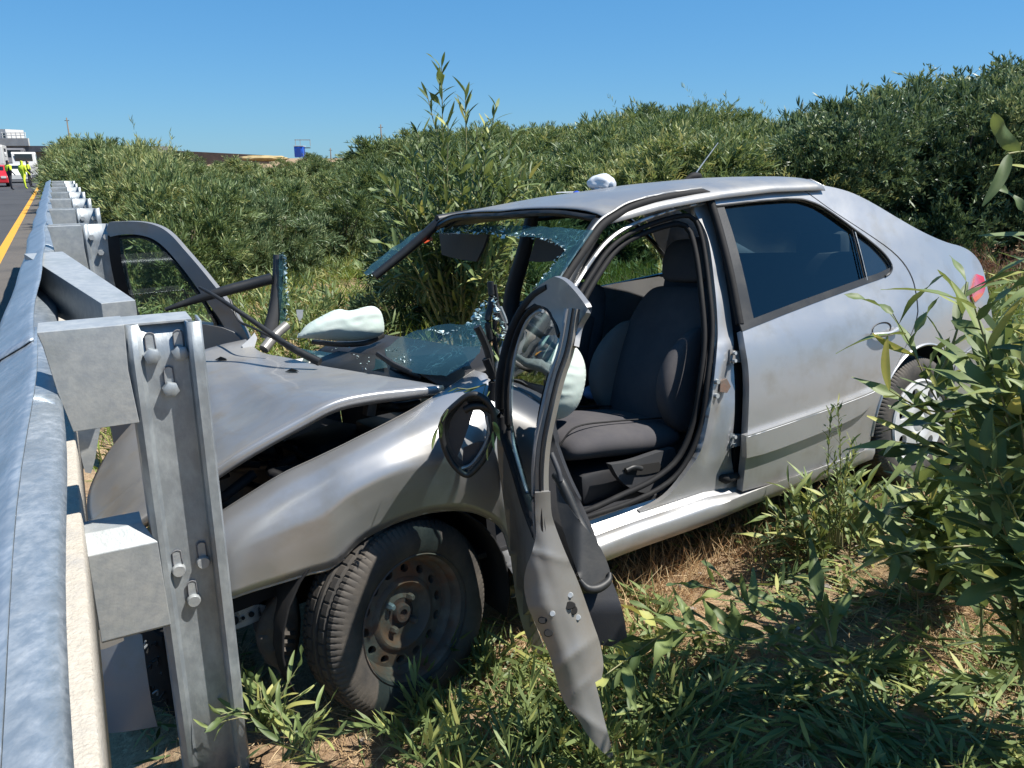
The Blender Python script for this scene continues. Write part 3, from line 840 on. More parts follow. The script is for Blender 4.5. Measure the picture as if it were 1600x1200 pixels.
def build_opening():
    ysi = YS(-0.045)
    pil = [(1084, 319), (1103, 313), (1112, 335), (1120, 362), (1130, 410), (1138, 465), (1146, 520), (1149, 580), (1144, 640), (1144, 735), (1154, 764), (1080, 785), (1035, 797), (1000, 806), (1000, 798), (1038, 779),
           (1066, 752), (1090, 712), (1104, 660), (1112, 600), (1121, 550), (1122, 500), (1114, 415), (1105, 362), (1085, 330)]
    def dimple(p, u, v):
        # pressed relief of the pillar
        w = 0.010 * math.sin((u + v * 0.25) * 0.16) * smooth1(v, 520, 600) * (1 - smooth1(v, 690, 750))
        return Vector((0, -w, 0.004 * math.sin(v * 0.07)))
    bp = sheet('middle_pillar', pil, ysi, PAINT, car, th=0.02, grid=6, disp=dimple)
    st = sheet('striker', [(1126, 596), (1136, 592), (1142, 604), (1136, 614), (1125, 612)], YS(-0.030), M['rust'], bp, th=0.015, grid=8)
    p = YS(-0.02)(1130, 606)
    for q in ((1119, 596), (1118, 618)):
        p = YS(-0.036)(*q)
        bm = bmesh.new(); add_tube(bm, [p, p + Vector((0, -0.012, 0))], 0.009, 10); obj_bm('bolt', bm, M['galv_pale'], bp, True, 40)
    ys = YS()
    out = [(862, 470), (885, 430), (912, 390), (938, 354), (962, 337), (990, 322), (1040, 309), (1096, 301.5), (1107, 307), (1116, 334), (1128, 375), (1142, 432), (1156, 507)]
    tube('door_opening_seal', [YS(-0.01)(u, v) for u, v in out], 0.0165, M['rubber'], car, 8, n=60)
    tube('roof_gutter_line', [YS(0.006)(u + (-4 if u < 1000 else 0), v - 7) for u, v in out[:8]], 0.005, DUST, car, 6, n=40)
    inn = [(868, 498), (893, 456), (920, 413), (946, 380), (975, 358), (1015, 340), (1060, 326), (1086, 320), (1100, 318)]
    tube('door_opening_flange', [YS(-0.035)(u, v) for u, v in inn], 0.0085, PAINT, car, 6, n=50)
    se = [(880, 515), (900, 470), (925, 428), (950, 392), (980, 367), (1020, 349), (1066, 337), (1086, 344), (1098, 378), (1108, 450), (1113, 520), (1105, 600), (1095, 665), (1072, 722), (1040, 757), (985, 785), (925, 805), (885, 818), (855, 828)]
    tube('inner_door_seal', [YS(-0.06)(u, v) for u, v in se], 0.0095, M['rubber'], car, 8, n=80)
    se2 = [(890, 530), (912, 470), (938, 425), (962, 392), (990, 372), (1030, 356), (1062, 350), (1078, 362), (1088, 400), (1096, 460), (1101, 530), (1094, 600), (1082, 665), (1058, 718), (1020, 750), (975, 772), (925, 795), (885, 808), (855, 818)]
    tube('pillar_inner_trim', [YS(-0.085)(u, v) for u, v in se2], 0.011, M['rubber'], car, 8, n=70)
    # sill
    prof = [(0.64, 0.285), (0.70, 0.292), (0.715, 0.315), (0.725, 0.318), (0.735, 0.300), (0.762, 0.292), (0.770, 0.283), (0.778, 0.285), (0.790, 0.276), (0.806, 0.268), (0.813, 0.255), (0.812, 0.225), (0.800, 0.195), (0.775, 0.180), (0.70, 0.175)]
    G = []
    for s in np.linspace(0.40, 2.22, 24):
        dy = 0.0
        cut = smooth1(s, 1.25, 1.45)
        G.append([L(s, y - (0.004 * cut), z - (0.030 * cut if z > 0.26 else 0) + 0.003 * math.sin(s * 9)) for y, z in prof])
    grid_mesh('sill', G, PAINT, car, th=0.004)
    # upper driver's side windscreen pillar
    tube('windscreen_pillar', [L(1.03, 0.54, 1.30), L(0.88, 0.60, 1.19), L(0.76, 0.645, 1.08), L(0.62, 0.68, 0.98), L(0.5, 0.70, 0.90)], [0.026, 0.028, 0.03, 0.034, 0.04], M['black'], car, 8)
build_opening()

# ---- wheels
def ring_holes(bm, r0, r1, x0, x1, nh, hc, hr, ht, depth, mtx, mi=0, phase=0.0):
    seg = 24
    for k in range(nh):
        a0 = 2 * math.pi * (k - 0.5) / nh + phase; a1 = 2 * math.pi * (k + 0.5) / nh + phase; am = (a0 + a1) / 2
        out = []
        for i in range(8): out.append((r1, a0 + (a1 - a0) * i / 8))
        for i in range(4): out.append((r1 + (r0 - r1) * i / 4, a1))
        for i in range(8): out.append((r0, a1 + (a0 - a1) * i / 8))
        for i in range(4): out.append((r0 + (r1 - r0) * i / 4, a0))
        def pt(r, a, dx=0):
            x = x0 + (x1 - x0) * (r - r0) / (r1 - r0)
            return mtx @ Vector((x + dx, r * math.cos(a), r * math.sin(a)))
        O, H, B = [], [], []
        for (r, a) in out:
            O.append(bm.verts.new(pt(r, a)))
            v = Vector((r - hc, (a - am) * hc)); t = math.atan2(v.y / ht, v.x / hr)
            rr = hc + hr * math.cos(t); aa = am + ht * math.sin(t) / hc
            H.append(bm.verts.new(pt(rr, aa))); B.append(bm.verts.new(pt(rr, aa, -depth)))
        for i in range(seg):
            j = (i + 1) % seg
            for A, C in ((O, H), (H, B)):
                f = bm.faces.new((A[i], A[j], C[j], C[i])); f.material_index = mi
def wheel(name, c, axis, parent, hub, label=None, detail=True, lean=0.0):
    ax = Vector(axis).normalized(); up = Vector((0, lean, 1)); zz = (up - ax * up.dot(ax)).normalized(); yy = zz.cross(ax)
    T = Matrix(((ax.x, yy.x, zz.x, c.x), (ax.y, yy.y, zz.y, c.y), (ax.z, yy.z, zz.z, c.z), (0, 0, 0, 1)))
    w = bpy.data.objects.new(name, None); w.empty_display_size = 0.1; link(w, car)
    if label: w['label'] = label
    # tyre
    bm = bmesh.new()
    prof = [(0.182, 0.070), (0.190, 0.080), (0.205, 0.087), (0.235, 0.091), (0.262, 0.086), (0.276, 0.078), (0.286, 0.068), (0.288, 0.052), (0.281, 0.049), (0.281, 0.043), (0.291, 0.040), (0.292, 0.018), (0.284, 0.015), (0.284, 0.009), (0.293, 0.006),
            (0.293, -0.006), (0.284, -0.009), (0.284, -0.015), (0.292, -0.018), (0.291, -0.040), (0.281, -0.043), (0.281, -0.049), (0.288, -0.052), (0.286, -0.068), (0.276, -0.078), (0.262, -0.086), (0.235, -0.091), (0.205, -0.087), (0.182, -0.070)]
    def mod(i, k, r):
        if i in (5, 6, 7) or i in (22, 23, 24):
            if k % 4 == 0: return r - 0.0045
        if i in (10, 11) and (k + 2) % 8 == 0: return r - 0.005
        if i in (18, 19) and (k + 2) % 8 == 0: return r - 0.005
        return r
    lathe_bm(bm, prof, 400, T, 0, mod)
    obj_bm('tyre', bm, M['tyre'], w, True, 28)
    bm = bmesh.new()
    if hub == 'rusty':
        lathe_bm(bm, [(0.190, 0.085), (0.193, 0.080), (0.189, 0.073), (0.180, 0.070), (0.174, 0.062), (0.172, 0.035), (0.165, 0.030), (0.160, 0.020), (0.157, 0.010)], 72, T)
        ring_holes(bm, 0.112, 0.157, 0.018, 0.010, 14, 0.136, 0.012, 0.015, 0.02, T)
        lathe_bm(bm, [(0.112, 0.018), (0.104, 0.026), (0.096, 0.028), (0.088, 0.022), (0.080, 0.006), (0.072, 0.002), (0.060, 0.004), (0.045, 0.006)], 72, T)
        lathe_bm(bm, [(0.172, -0.06), (0.165, 0.0), (0.157, 0.010)], 48, T)
        obj_bm('rim', bm, M['rust'], w, True, 40)
        bm = bmesh.new()
        lathe_bm(bm, [(0.045, 0.004), (0.031, 0.005), (0.029, 0.016), (0.025, 0.020), (0.014, 0.020), (0.012, 0.010), (0.001, 0.008)], 32, T)
        obj_bm('hub', bm, mat('rusty_hub', (0.11, 0.05, 0.035), 0.8, 0.2, c2=(0.07, 0.055, 0.05), scale=40, bump=0.2, bscale=90), w, True, 40)
        for k in range(4):
            a = math.radians(45 + 90 * k)
            p = [T @ Vector((x, 0.052 * math.cos(a), 0.052 * math.sin(a))) for x in (0.0, 0.022, 0.027)]
            bm = bmesh.new(); add_tube(bm, p, [0.012, 0.011, 0.007], 6); obj_bm('wheel_bolt', bm, M['galv'] if k == 1 else M['rust'], w, True, 40)
        bm = bmesh.new(); lathe_bm(bm, [(0.165, -0.01), (0.12, -0.02), (0.001, -0.02)], 32, T); obj_bm('brake_disc', bm, M['hole'], w)
    else:
        lathe_bm(bm, [(0.192, 0.078), (0.194, 0.088), (0.186, 0.094), (0.178, 0.090), (0.172, 0.088)], 72, T)
        ring_holes(bm, 0.085, 0.172, 0.098, 0.088, 7, 0.136, 0.024, 0.026, 0.02, T)
        lathe_bm(bm, [(0.085, 0.098), (0.06, 0.097), (0.045, 0.090), (0.035, 0.094), (0.001, 0.097)], 48, T)
        obj_bm('hubcap', bm, M['hub_white'], w, True, 40)
        bm = bmesh.new(); lathe_bm(bm, [(0.175, 0.06), (0.001, 0.06)], 32, T); obj_bm('rim', bm, M['hole'], w)
    return w
wheel('front_wheel', L(0.045, 0.722, 0.238), (math.sin(math.radians(15)), -math.cos(math.radians(15)), 0.02), car, 'rusty', 'dusty tyre on a bare rusty steel rim')
wheel('rear_wheel', L(2.56, 0.705, 0.29), (0, -1, 0), car, 'white', 'tyre with a white plastic hubcap')
wheel('front_wheel', L(0.0, -0.66, 0.28), (0, 1, 0), car, 'rusty')
wheel('rear_wheel', L(2.56, -0.70, 0.29), (0, 1, 0), car, 'white')

# ---- front fender, bonnet, nose
def build_front():
    top = curve([YP(0.655)(742, 578), YP(0.655)(700, 606), YP(0.65)(640, 642), YP(0.645)(560, 683), YP(0.635)(490, 717), YP(0.62)(440, 741), YP(0.60)(395, 768), YP(0.575)(345, 800), YP(0.53)(290, 835), YP(0.50)(262, 852)], 46)
    low = curve([YP(0.775)(800, 868), YP(0.79)(786, 826), YP(0.80)(756, 805), YP(0.803)(720, 797), YP(0.803)(680, 799), YP(0.80)(640, 808), YP(0.795)(600, 824), YP(0.79)(560, 848), YP(0.785)(526, 882), YP(0.775)(490, 893), YP(0.765)(440, 908), YP(0.745)(400, 920), YP(0.72)(352, 936), YP(0.68)(300, 950), YP(0.64)(262, 962)], 46)
    rear = curve([YP(0.655)(742, 578), YP(0.70)(764, 592), YP(0.765)(776, 640), YP(0.80)(782, 700), YP(0.805)(790, 780), YP(0.775)(800, 868)], 18)
    front = curve([YP(0.50)(262, 852), YP(0.575)(258, 880), YP(0.62)(257, 920), YP(0.64)(262, 962)], 18)
    def bulge(u, v, p):
        w = (4 * v * (1 - v))
        sh = w ** 1.2 * 0.050 * (0.35 + 0.65 * math.sin(math.pi * min(1, 0.12 + u * 0.95)))
        cr = 0.010 * math.exp(-((v - 0.60) / 0.06) ** 2) * math.sin(math.pi * min(1, u * 1.1))
        n = 0.0025 * noise.noise(Vector((p.x * 9, p.y * 9, p.z * 9)))
        return Vector((0, -(sh * 0.75 + cr + n), sh * 0.9 + n))
    G = coons(top, low, rear, front, bulge)
    fe = grid_mesh('front_wing', G, PAINT, car, th=0.004)
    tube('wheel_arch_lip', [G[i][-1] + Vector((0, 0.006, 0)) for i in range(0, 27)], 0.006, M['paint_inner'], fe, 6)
    tube('wing_lower_edge', [G[i][-1] + Vector((0, 0.008, -0.004)) for i in range(26, 46, 2)], 0.0055, M['galv_cream'], fe, 6)
    # inner turned flange of the wing along the bonnet gap
    G2 = [[G[i][0], G[i][0] + Vector((0, 0.02, -0.008)), G[i][0] + Vector((0, 0.03, -0.05))] for i in range(46)]
    grid_mesh('inner_wing_flange', G2, M['paint_inner'], fe, th=0.002)
    # bonnet
    rearE = curve([YP(0.60)(692, 603), YP(0.45)(640, 594), YP(0.25)(590, 586), YP(0.0)(548, 579), YP(-0.22)(500, 571), YP(-0.42)(450, 559), YP(-0.58)(408, 550), YP(-0.70)(384, 530)], 40)
    sideE = curve([YP(0.60)(692, 603), YP(0.605)(640, 608), YP(0.61)(590, 613), YP(0.615)(542, 621), YP(0.615)(510, 632), YP(0.61)(480, 648), YP(0.60)(430, 675), YP(0.585)(380, 704), YP(0.565)(332, 735), YP(0.54)(280, 770), YP(0.50)(230, 803), YP(0.47)(186, 833)], 50)
    farE = curve([YP(-0.70)(384, 530), YP(-0.70)(340, 540), YP(-0.69)(300, 556), YP(-0.67)(255, 600), YP(-0.64)(212, 656)], 50)
    frontE = curve([YP(0.47)(186, 833), YP(0.30)(160, 836), YP(0.15)(142, 835), YP(0.0)(136, 805), YP(-0.16)(139, 765), YP(-0.36)(162, 716), YP(-0.52)(186, 684), YP(-0.64)(212, 656)], 40)
    def bb(u, v, p):
        w = math.sin(math.pi * u) * math.sin(math.pi * v)
        crease = 0.020 * math.exp(-((u - 0.30 - 0.10 * v) / 0.025) ** 2) * smooth1(v, 0.35, 0.75) * math.sin(math.pi * u)
        fold = 0.015 * math.exp(-((v - 0.62 + 0.25 * u) / 0.06) ** 2) * math.sin(math.pi * u)
        n = 0.010 * noise.noise(Vector((u * 4, v * 5, 1))) * w
        return Vector((0, 0, 0.030 * w + crease * -1 + fold + n))
    # u along rearE, v along sideE
    G = coons(rearE, frontE, sideE, farE, bb)
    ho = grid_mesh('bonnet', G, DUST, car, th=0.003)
    ed = G[0]
    lip = [[p + Vector((0, -0.002, 0.003)), p + Vector((0, -0.008, -0.004)), p + Vector((0, -0.006, -0.020)), p + Vector((0, 0.004, -0.034))] for p in ed]
    grid_mesh('bonnet_edge', lip, PAINT, ho, th=0.002)
    ins = [[G[i][j] + Vector((0, 0, -0.03)) for j in range(2, 49, 5)] for i in range(1, 40, 5)]
    grid_mesh('bonnet_underside', ins, M['rubber'], ho, th=0.004)
    for uv in ((455, 583), (346, 563)):
        p = ZP(0.9)(*uv)
        best = min((q for row in G for q in row), key=lambda q: (Vector(pj(q)) - Vector(uv)).length)
        p = best + Vector((0, 0, 0.004))
        bm = bmesh.new()
        vs = [bm.verts.new(p + Vector(d)) for d in ((0.02, -0.02, 0), (0.025, 0.035, 0), (-0.02, 0.03, 0), (0.0, 0.0, 0.014))]
        for t in ((0, 1, 3), (1, 2, 3), (2, 0, 3)): bm.faces.new([vs[k] for k in t])
        obj_bm('washer_nozzle', bm, M['black'], ho, False)
    # engine bay
    bm = bmesh.new()
    bw = [[L(s, y, z) for s in np.linspace(-0.5, 0.40, 6)] for y, z in ((0.56, 0.52), (0.50, 0.45), (0.48, 0.25))]
    grid_mesh('inner_wing', bw, M['rubber'], car, th=0.01)
    box('bulkhead', L(0.42, 0, 0.55), (0.03, 1.3, 0.62), M['rubber'], car)
    box('engine', L(0.02, 0.0, 0.48), (0.45, 0.75, 0.34), M['rubber'], car, Matrix.Rotation(0.12, 4, 'Z'), 0.04)
    box('battery', L(0.22, 0.42, 0.66), (0.18, 0.22, 0.16), M['black'], car, None, 0.01)
    box('bonnet_bracket', YP(0.50)(578, 637), (0.03, 0.04, 0.05), M['trim_grey'], car, Matrix.Rotation(0.3, 4, 'Y'), 0.004)
    tube('engine_hose', [YP(0.45)(590, 632), YP(0.45)(620, 636), YP(0.5)(650, 632), YP(0.52)(680, 622)], 0.018, M['black'], car, 8)
    hr = random.Random(12)
    for k in range(14):
        s0, y0, z0 = hr.uniform(-0.3, 0.2), hr.uniform(0.05, 0.5), hr.uniform(0.60, 0.70)
        P = [L(s0, y0, z0)]
        for q in range(3): P.append(P[-1] + Vector((hr.uniform(-.12, .14), hr.uniform(-.14, .14), hr.uniform(-.05, .04))))
        tube('engine_hose', P, hr.uniform(0.006, 0.016), hr.choice([M['black'], M['rubber'], M['rubber']]), car, 6)
    box('air_filter_housing', L(0.05, 0.28, 0.66), (0.26, 0.20, 0.10), M['rubber'], car, Matrix.Rotation(0.4, 4, 'Z'), 0.02)
    box('front_crossmember', L(-0.36, 0.1, 0.36), (0.10, 1.0, 0.12), M['rubber'], car, None, 0.01)
    G = [[L(s, -0.66 - 0.05 * math.sin(t * 2.2), 0.22 + 0.60 * t) for t in np.linspace(0, 1, 6)] for s in np.linspace(-0.45, 0.42, 6)]
    grid_mesh('passenger_side_wing', G, DUST, car, th=0.01)
    # wheel house liner
    lin = []
    for a in np.linspace(-20, 200, 20):
        t = math.radians(a)
        lin.append([L(0.04 - 0.36 * math.cos(t) * 1.0, y, 0.24 + 0.345 * math.sin(t)) for y in (0.775, 0.60, 0.42)])
    grid_mesh('wheel_house_liner', lin, M['rubber'], car, th=0.006)
    # torn liner scrap hanging ahead of the wheel
    cl = []
    base = YP(0.62)
    for v in np.linspace(922, 1056, 22):
        t = (v - 922) / 134
        l = 436 - 42 * math.sin(math.pi * min(1, t * 0.9)) + 10 * t; r = 462 + 8 * math.sin(t * 4) - 14 * max(0, t - 0.75) * 3
        if t > 0.9: l += 8
        row = []
        for u in np.linspace(l, r, 14):
            a = (u - l) / (r - l) * 2 - 1
            p = YP(0.64 + 0.05 * math.sqrt(max(0, 1 - a * a)))(u, v)
            fold = 0.012 * noise.noise(Vector((u * 0.03, v * 0.09, 2))) * (1 if t > 0.3 else 0.4) + 0.006 * math.sin(v * 0.5 + u * 0.06) * smooth1(t, 0.35, 0.6)
            row.append(p + Vector((0, -fold, fold * 0.4)))
        cl.append(row)
    o = grid_mesh('torn_arch_liner', cl, M['tyre'], car, th=0.008); o['label'] = 'crumpled black plastic liner hanging ahead of the wheel'
    # bracket rail under the wing with holes
    br = sheet('bumper_bracket', [(356, 962), (372, 950), (405, 944), (415, 946), (413, 966), (385, 978), (356, 988)], YP(0.60), M['galv_pale'], car, th=0.004, lim=30)
    for u, v, r in ((366, 970, 7), (393, 960, 4.5), (380, 966, 3)):
        c = YP(0.603)(u, v)
        bm = bmesh.new(); add_tube(bm, [YP(0.604)(u, v), YP(0.607)(u, v)], r / 560, 12, up=Vector((1, 0, 0.2))); obj_bm('hole', bm, M['hole'], br, True, 40)
    sheet('torn_bumper_rail', [(352, 938), (400, 925), (445, 910), (440, 925), (400, 945), (354, 962)], YP(0.64), M['rubber'], car, th=0.01)
    # broken bumper cover standing between the rail and the post
    def bumpc(u, v):
        a = (u - 150) / 100; return YP(0.42 - 0.10 * (1 - a) ** 2 + 0.02 * math.sin((v - 990) / 60))(u, v)
    bc = sheet('front_bumper', [(150, 985), (205, 985), (222, 992), (228, 1040), (236, 1095), (246, 1135), (200, 1143), (166, 1146), (150, 1146)], bumpc, DUST, car, th=0.006)
    bc['label'] = 'broken piece of the silver front bumper'
    sheet('bumper_scrap', [(150, 985), (192, 990), (194, 1001), (166, 1014), (150, 1016)], YP(0.47), M['paint_inner'], car, th=0.004)
    # dangling engine bay debris seen beside the post
    for k in range(16):
        u = rnd.uniform(224, 262); v = rnd.uniform(992, 1100)
        p = YP(0.30)(u, v)
        q = p + Vector((rnd.uniform(-.03, .03), rnd.uniform(-.02, .02), rnd.uniform(-.03, .03)))
        tube('broken_wire', [p, p.lerp(q, 0.5) + Vector((0.01, 0, 0.01)), q], rnd.uniform(0.002, 0.004), rnd.choice([M['black'], M['galv'], M['black']]), car, 5)
    box('radiator', YP(0.2)(245, 1045), (0.05, 0.30, 0.34), M['rubber'], car, Matrix.Rotation(0.3, 4, 'Z'), 0.01)
    sheet('headlamp_scrap', [(121, 672), (157, 668), (153, 690), (148, 722), (142, 740), (133, 738), (126, 712)], WP(RG(0.1, 2.55, 0), RD), M['galv_pale'], car, th=0.006, lim=30)
    # underbody
    box('underbody', L(1.75, 0, 0.24), (2.7, 1.36, 0.10), M['rubber'], car, None, 0.02)
    box('rear_floor', L(2.5, 0, 0.45), (1.2, 1.2, 0.3), M['rubber'], car, None, 0.02)
build_front()

# ---- interior
def sring(c, a, b, w, h, n=14, e=2.8):
    out = []
    for k in range(n):
        t = 2 * math.pi * k / n
        x = math.copysign(abs(math.cos(t)) ** (2 / e), math.cos(t)); y = math.copysign(abs(math.sin(t)) ** (2 / e), math.sin(t))
        out.append(c + a * (x * w / 2) + b * (y * h / 2))
    return out
def front_seat(y0, name, ds=0.0, tilt=0.0):
    Y = Vector((0, -1, 0)); root = bpy.data.objects.new(name, None); root.empty_display_size = .1; link(root, car)
    r = []
    for s, z, w, h in ((0.80, 0.505, 0.36, 0.05), (0.82, 0.515, 0.46, 0.11), (0.95, 0.515, 0.50, 0.14), (1.10, 0.490, 0.52, 0.14), (1.28, 0.462, 0.50, 0.14), (1.36, 0.455, 0.46, 0.10)):
        r.append(sring(L(s + ds, y0, z), Y, Vector((0.15, 0, 1)).normalized(), w, h))
    pillow('cushion', r, M['fabric'], root, 2)
    r = []
    for s, z, w, h in ((1.33, 0.45, 0.42, 0.08), (1.345, 0.50, 0.48, 0.15), (1.40, 0.62, 0.52, 0.19), (1.46, 0.76, 0.52, 0.18), (1.53, 0.90, 0.46, 0.14), (1.57, 0.98, 0.38, 0.11), (1.585, 1.01, 0.28, 0.05)):
        r.append(sring(L(s + ds, y0, z), Y, Vector((1, 0, -0.3)).normalized(), w, h))
    pillow('backrest', r, M['fabric'], root, 2)
    for dy in (-0.205, 0.215):
        r = []
        for s, z, w, h in ((1.345, 0.47, 0.05, 0.08), (1.325, 0.52, 0.085, 0.15), (1.315, 0.62, 0.095, 0.20), (1.345, 0.74, 0.085, 0.18), (1.42, 0.84, 0.06, 0.10), (1.47, 0.87, 0.03, 0.04)):
            r.append(sring(L(s + ds, y0 + dy, z), Y, Vector((1, 0, -0.3)).normalized(), w, h))
        pillow('side_bolster', r, M['fabric_sunlit'] if dy < 0 else M['fabric'], root, 2)
    r = []
    for s, z, w, h in ((1.59, 1.02, 0.20, 0.05), (1.60, 1.04, 0.25, 0.10), (1.625, 1.11, 0.27, 0.12), (1.64, 1.17, 0.24, 0.10), (1.645, 1.195, 0.16, 0.04)):
        r.append(sring(L(s + ds, y0, z), Y, Vector((1, 0, -0.25)).normalized(), w, h))
    pillow('headrest', r, M['fabric'], root, 2)
    for dy in (-0.16, 0.16):
        tube('seam', [L(0.80 + ds, y0 + dy, 0.535), L(0.88 + ds, y0 + dy, 0.588), L(1.05 + ds, y0 + dy, 0.572), L(1.22 + ds, y0 + dy, 0.545), L(1.33 + ds, y0 + dy * 0.95, 0.525)], 0.0035, M['rubber'], root, 5)
    box('seat_base', L(1.08 + ds, y0, 0.36), (0.46, 0.42, 0.12), M['trim'], root, None, 0.02)
    return root
ds_ = front_seat(0.36, 'driver_seat')
front_seat(-0.36, 'passenger_seat', 0.02)
st = sheet('seat_side_cover', [(955, 726), (985, 722), (1030, 706), (1054, 700), (1060, 722), (1056, 742), (1035, 764), (1010, 772), (985, 764), (966, 748)], YP(0.645), M['trim_grey'], ds_, th=0.03, grid=12)
sheet('recline_recess', [(975, 732), (990, 728), (1030, 722), (1036, 735), (1010, 742), (980, 742)], YP(0.650), M['hole'], ds_, th=0.002)
tube('recline_lever', [YP(0.665)(978, 735), YP(0.668)(990, 730), YP(0.665)(1002, 732)], 0.010, M['black'], ds_, 8)
box('rear_seat_cushion', L(2.05, 0, 0.48), (0.48, 1.2, 0.18), M['fabric'], car, None, 0.05)
box('rear_seat_backrest', L(2.36, 0, 0.76), (0.14, 1.2, 0.62), M['fabric'], car, Matrix.Rotation(0.3, 4, 'Y'), 0.05)
for y in (-0.36, 0.36): box('rear_headrest', L(2.48, y, 1.08), (0.08, 0.26, 0.14), M['fabric'], car, None, 0.03)
box('parcel_shelf', L(2.85, 0, 0.93), (0.5, 1.1, 0.02), M['trim_grey'], car)
box('cabin_floor', L(1.2, 0, 0.292), (1.75, 1.32, 0.02), M['trim'], car, None, 0.004)
box('centre_tunnel', L(1.1, 0, 0.37), (1.3, 0.2, 0.14), M['trim'], car, None, 0.03)
def build_dash():
    prof = [(0.34, 0.845), (0.42, 0.875), (0.55, 0.885), (0.66, 0.875), (0.72, 0.83), (0.735, 0.74), (0.72, 0.64), (0.66, 0.56), (0.60, 0.46), (0.50, 0.40)]
    G = [[L(s + 0.02 * math.cos(y * 3), y, z + (0.028 * math.exp(-((y - 0.36) / 0.2) ** 2) if z > 0.8 else 0) - 0.01) for s, z in prof] for y in np.linspace(-0.66, 0.62, 24)]
    grid_mesh('dashboard', G, M['trim'], car, th=0.01)
    # steering wheel
    c = L(0.79, 0.33, 0.775); n = Vector((0.80, 0, 0.50)).normalized(); a = Vector((0, 1, 0)); b = n.cross(a)
    P = [c + a * 0.185 * math.cos(t) + b * 0.185 * math.sin(t) for t in [2 * math.pi * k / 28 for k in range(28)]]
    bm = bmesh.new(); add_tube(bm, P + [P[0], P[1]], 0.016, 10, up=n, cap=False); sw = obj_bm('steering_wheel', bm, M['trim_grey'], car)
    bm = bmesh.new()
    add_tube(bm, [c - n * 0.02, c - n * 0.04, c - n * 0.25], [0.06, 0.05, 0.035], 12); obj_bm('steering_column', bm, M['trim'], sw)
    for t in (0.1, math.pi - 0.1, -math.pi / 2):
        tube('spoke', [c - n * 0.02, c + (a * math.cos(t) + b * math.sin(t)) * 0.18], 0.016, M['trim'], sw, 8, flat=1.4)
    # airbags: limp cloth with folds
    def cloth(name, rows, m, amp, seed):
        G = []
        for i, row in enumerate(rows):
            G.append(row)
        return grid_mesh(name, G, m, car, th=0.002)
    def blob(name, c, ax, rad, m, amp, freq, seed, sq=1.0, sub=5, par=car, crease=(14, 26, 22)):
        bm = bmesh.new(); bmesh.ops.create_icosphere(bm, subdivisions=sub, radius=1)
        A = Matrix((ax[0], ax[1], ax[2])).transposed()
        for v in bm.verts:
            d = v.co.normalized()
            q = Vector((d.x * rad[0], d.y * rad[1], d.z * rad[2]))
            w = noise.noise(q * freq + Vector((seed, 0, 0))); w2 = noise.ridged_multi_fractal(q * freq * 0.8 + Vector((0, seed, 0)), 0.9, 2.0, 3, 1.0, 2.0)
            wx, wy, wz = crease
            fold = abs(noise.noise(Vector((q.x * wx, q.y * wy, q.z * wz + seed)))) + 0.6 * abs(noise.noise(Vector((q.x * wx * 2.3 + seed, q.y * wy * 1.9, q.z * wz * 1.7))))
            k = 1 + amp * w * 1.3 - amp * 0.15 * w2 + amp * 0.9 * (fold - 0.25)
            v.co = c + A @ (q * k)
        return obj_bm(name, bm, m, par)
    I = (Vector((1, 0, 0)), Vector((0, 1, 0)), Vector((0, 0, 1)))
    def draped(name, outline, y0, depth, tip, nf, amp, seed, lab):
        cx = sum(p[0] for p in outline) / len(outline); cy = sum(p[1] for p in outline) / len(outline)
        P = chaikin(outline, 70, 2)
        rad = sorted((math.atan2(p.y - cy, p.x - cx), math.hypot(p.x - cx, p.y - cy)) for p in P)
        A = [a for a, r in rad]; R_ = [r for a, r in rad]
        A = [A[-1] - 2 * math.pi] + A + [A[0] + 2 * math.pi]; R_ = [R_[-1]] + R_ + [R_[0]]
        def surf(u, v):
            a = math.atan2(v - cy, u - cx); r = min(1, math.hypot(u - cx, v - cy) / float(np.interp(a, A, R_)))
            k = math.sqrt(max(0, 1 - r * r)); t = math.atan2(v - tip[1], u - tip[0])
            g = t * nf + 1.5 * noise.noise(Vector((u * 0.02, v * 0.03, seed)))
            f = 0.5 + 0.5 * math.cos(2 * g) + 0.6 * (1 - abs(noise.noise(Vector((u * 0.035, v * 0.06, seed))) * 2))
            y = y0 + depth * k + amp * (f - 0.6) * min(1, k * 2)
            return YP(y)(u, v)
        o = sheet(name, outline, surf, M['airbag'], car, th=0.02, grid=2.6, lim=70)
        o['label'] = lab
    draped('driver_airbag', [(842, 528), (866, 521), (893, 535), (909, 552), (917, 580), (912, 612), (903, 636), (886, 652), (868, 657), (848, 652), (838, 600)], 0.43, 0.09, (860, 500), 5, 0.008, 3, 'limp pale green airbag hanging from the steering wheel')
    draped('passenger_airbag', [(464, 528), (476, 509), (498, 496), (528, 481), (546, 487), (580, 476), (595, 484), (600, 502), (601, 520), (588, 528), (560, 533), (530, 533), (500, 530)], -0.30, 0.08, (450, 535), 6, 0.007, 9, 'limp white airbag lying on the dashboard')
    tube('airbag_housing_lip', [ZP(0.90)(490, 534), ZP(0.90)(530, 538), ZP(0.90)(570, 536), ZP(0.91)(598, 524)], 0.012, M['black'], car, 6)
    return blob
blob = build_dash()

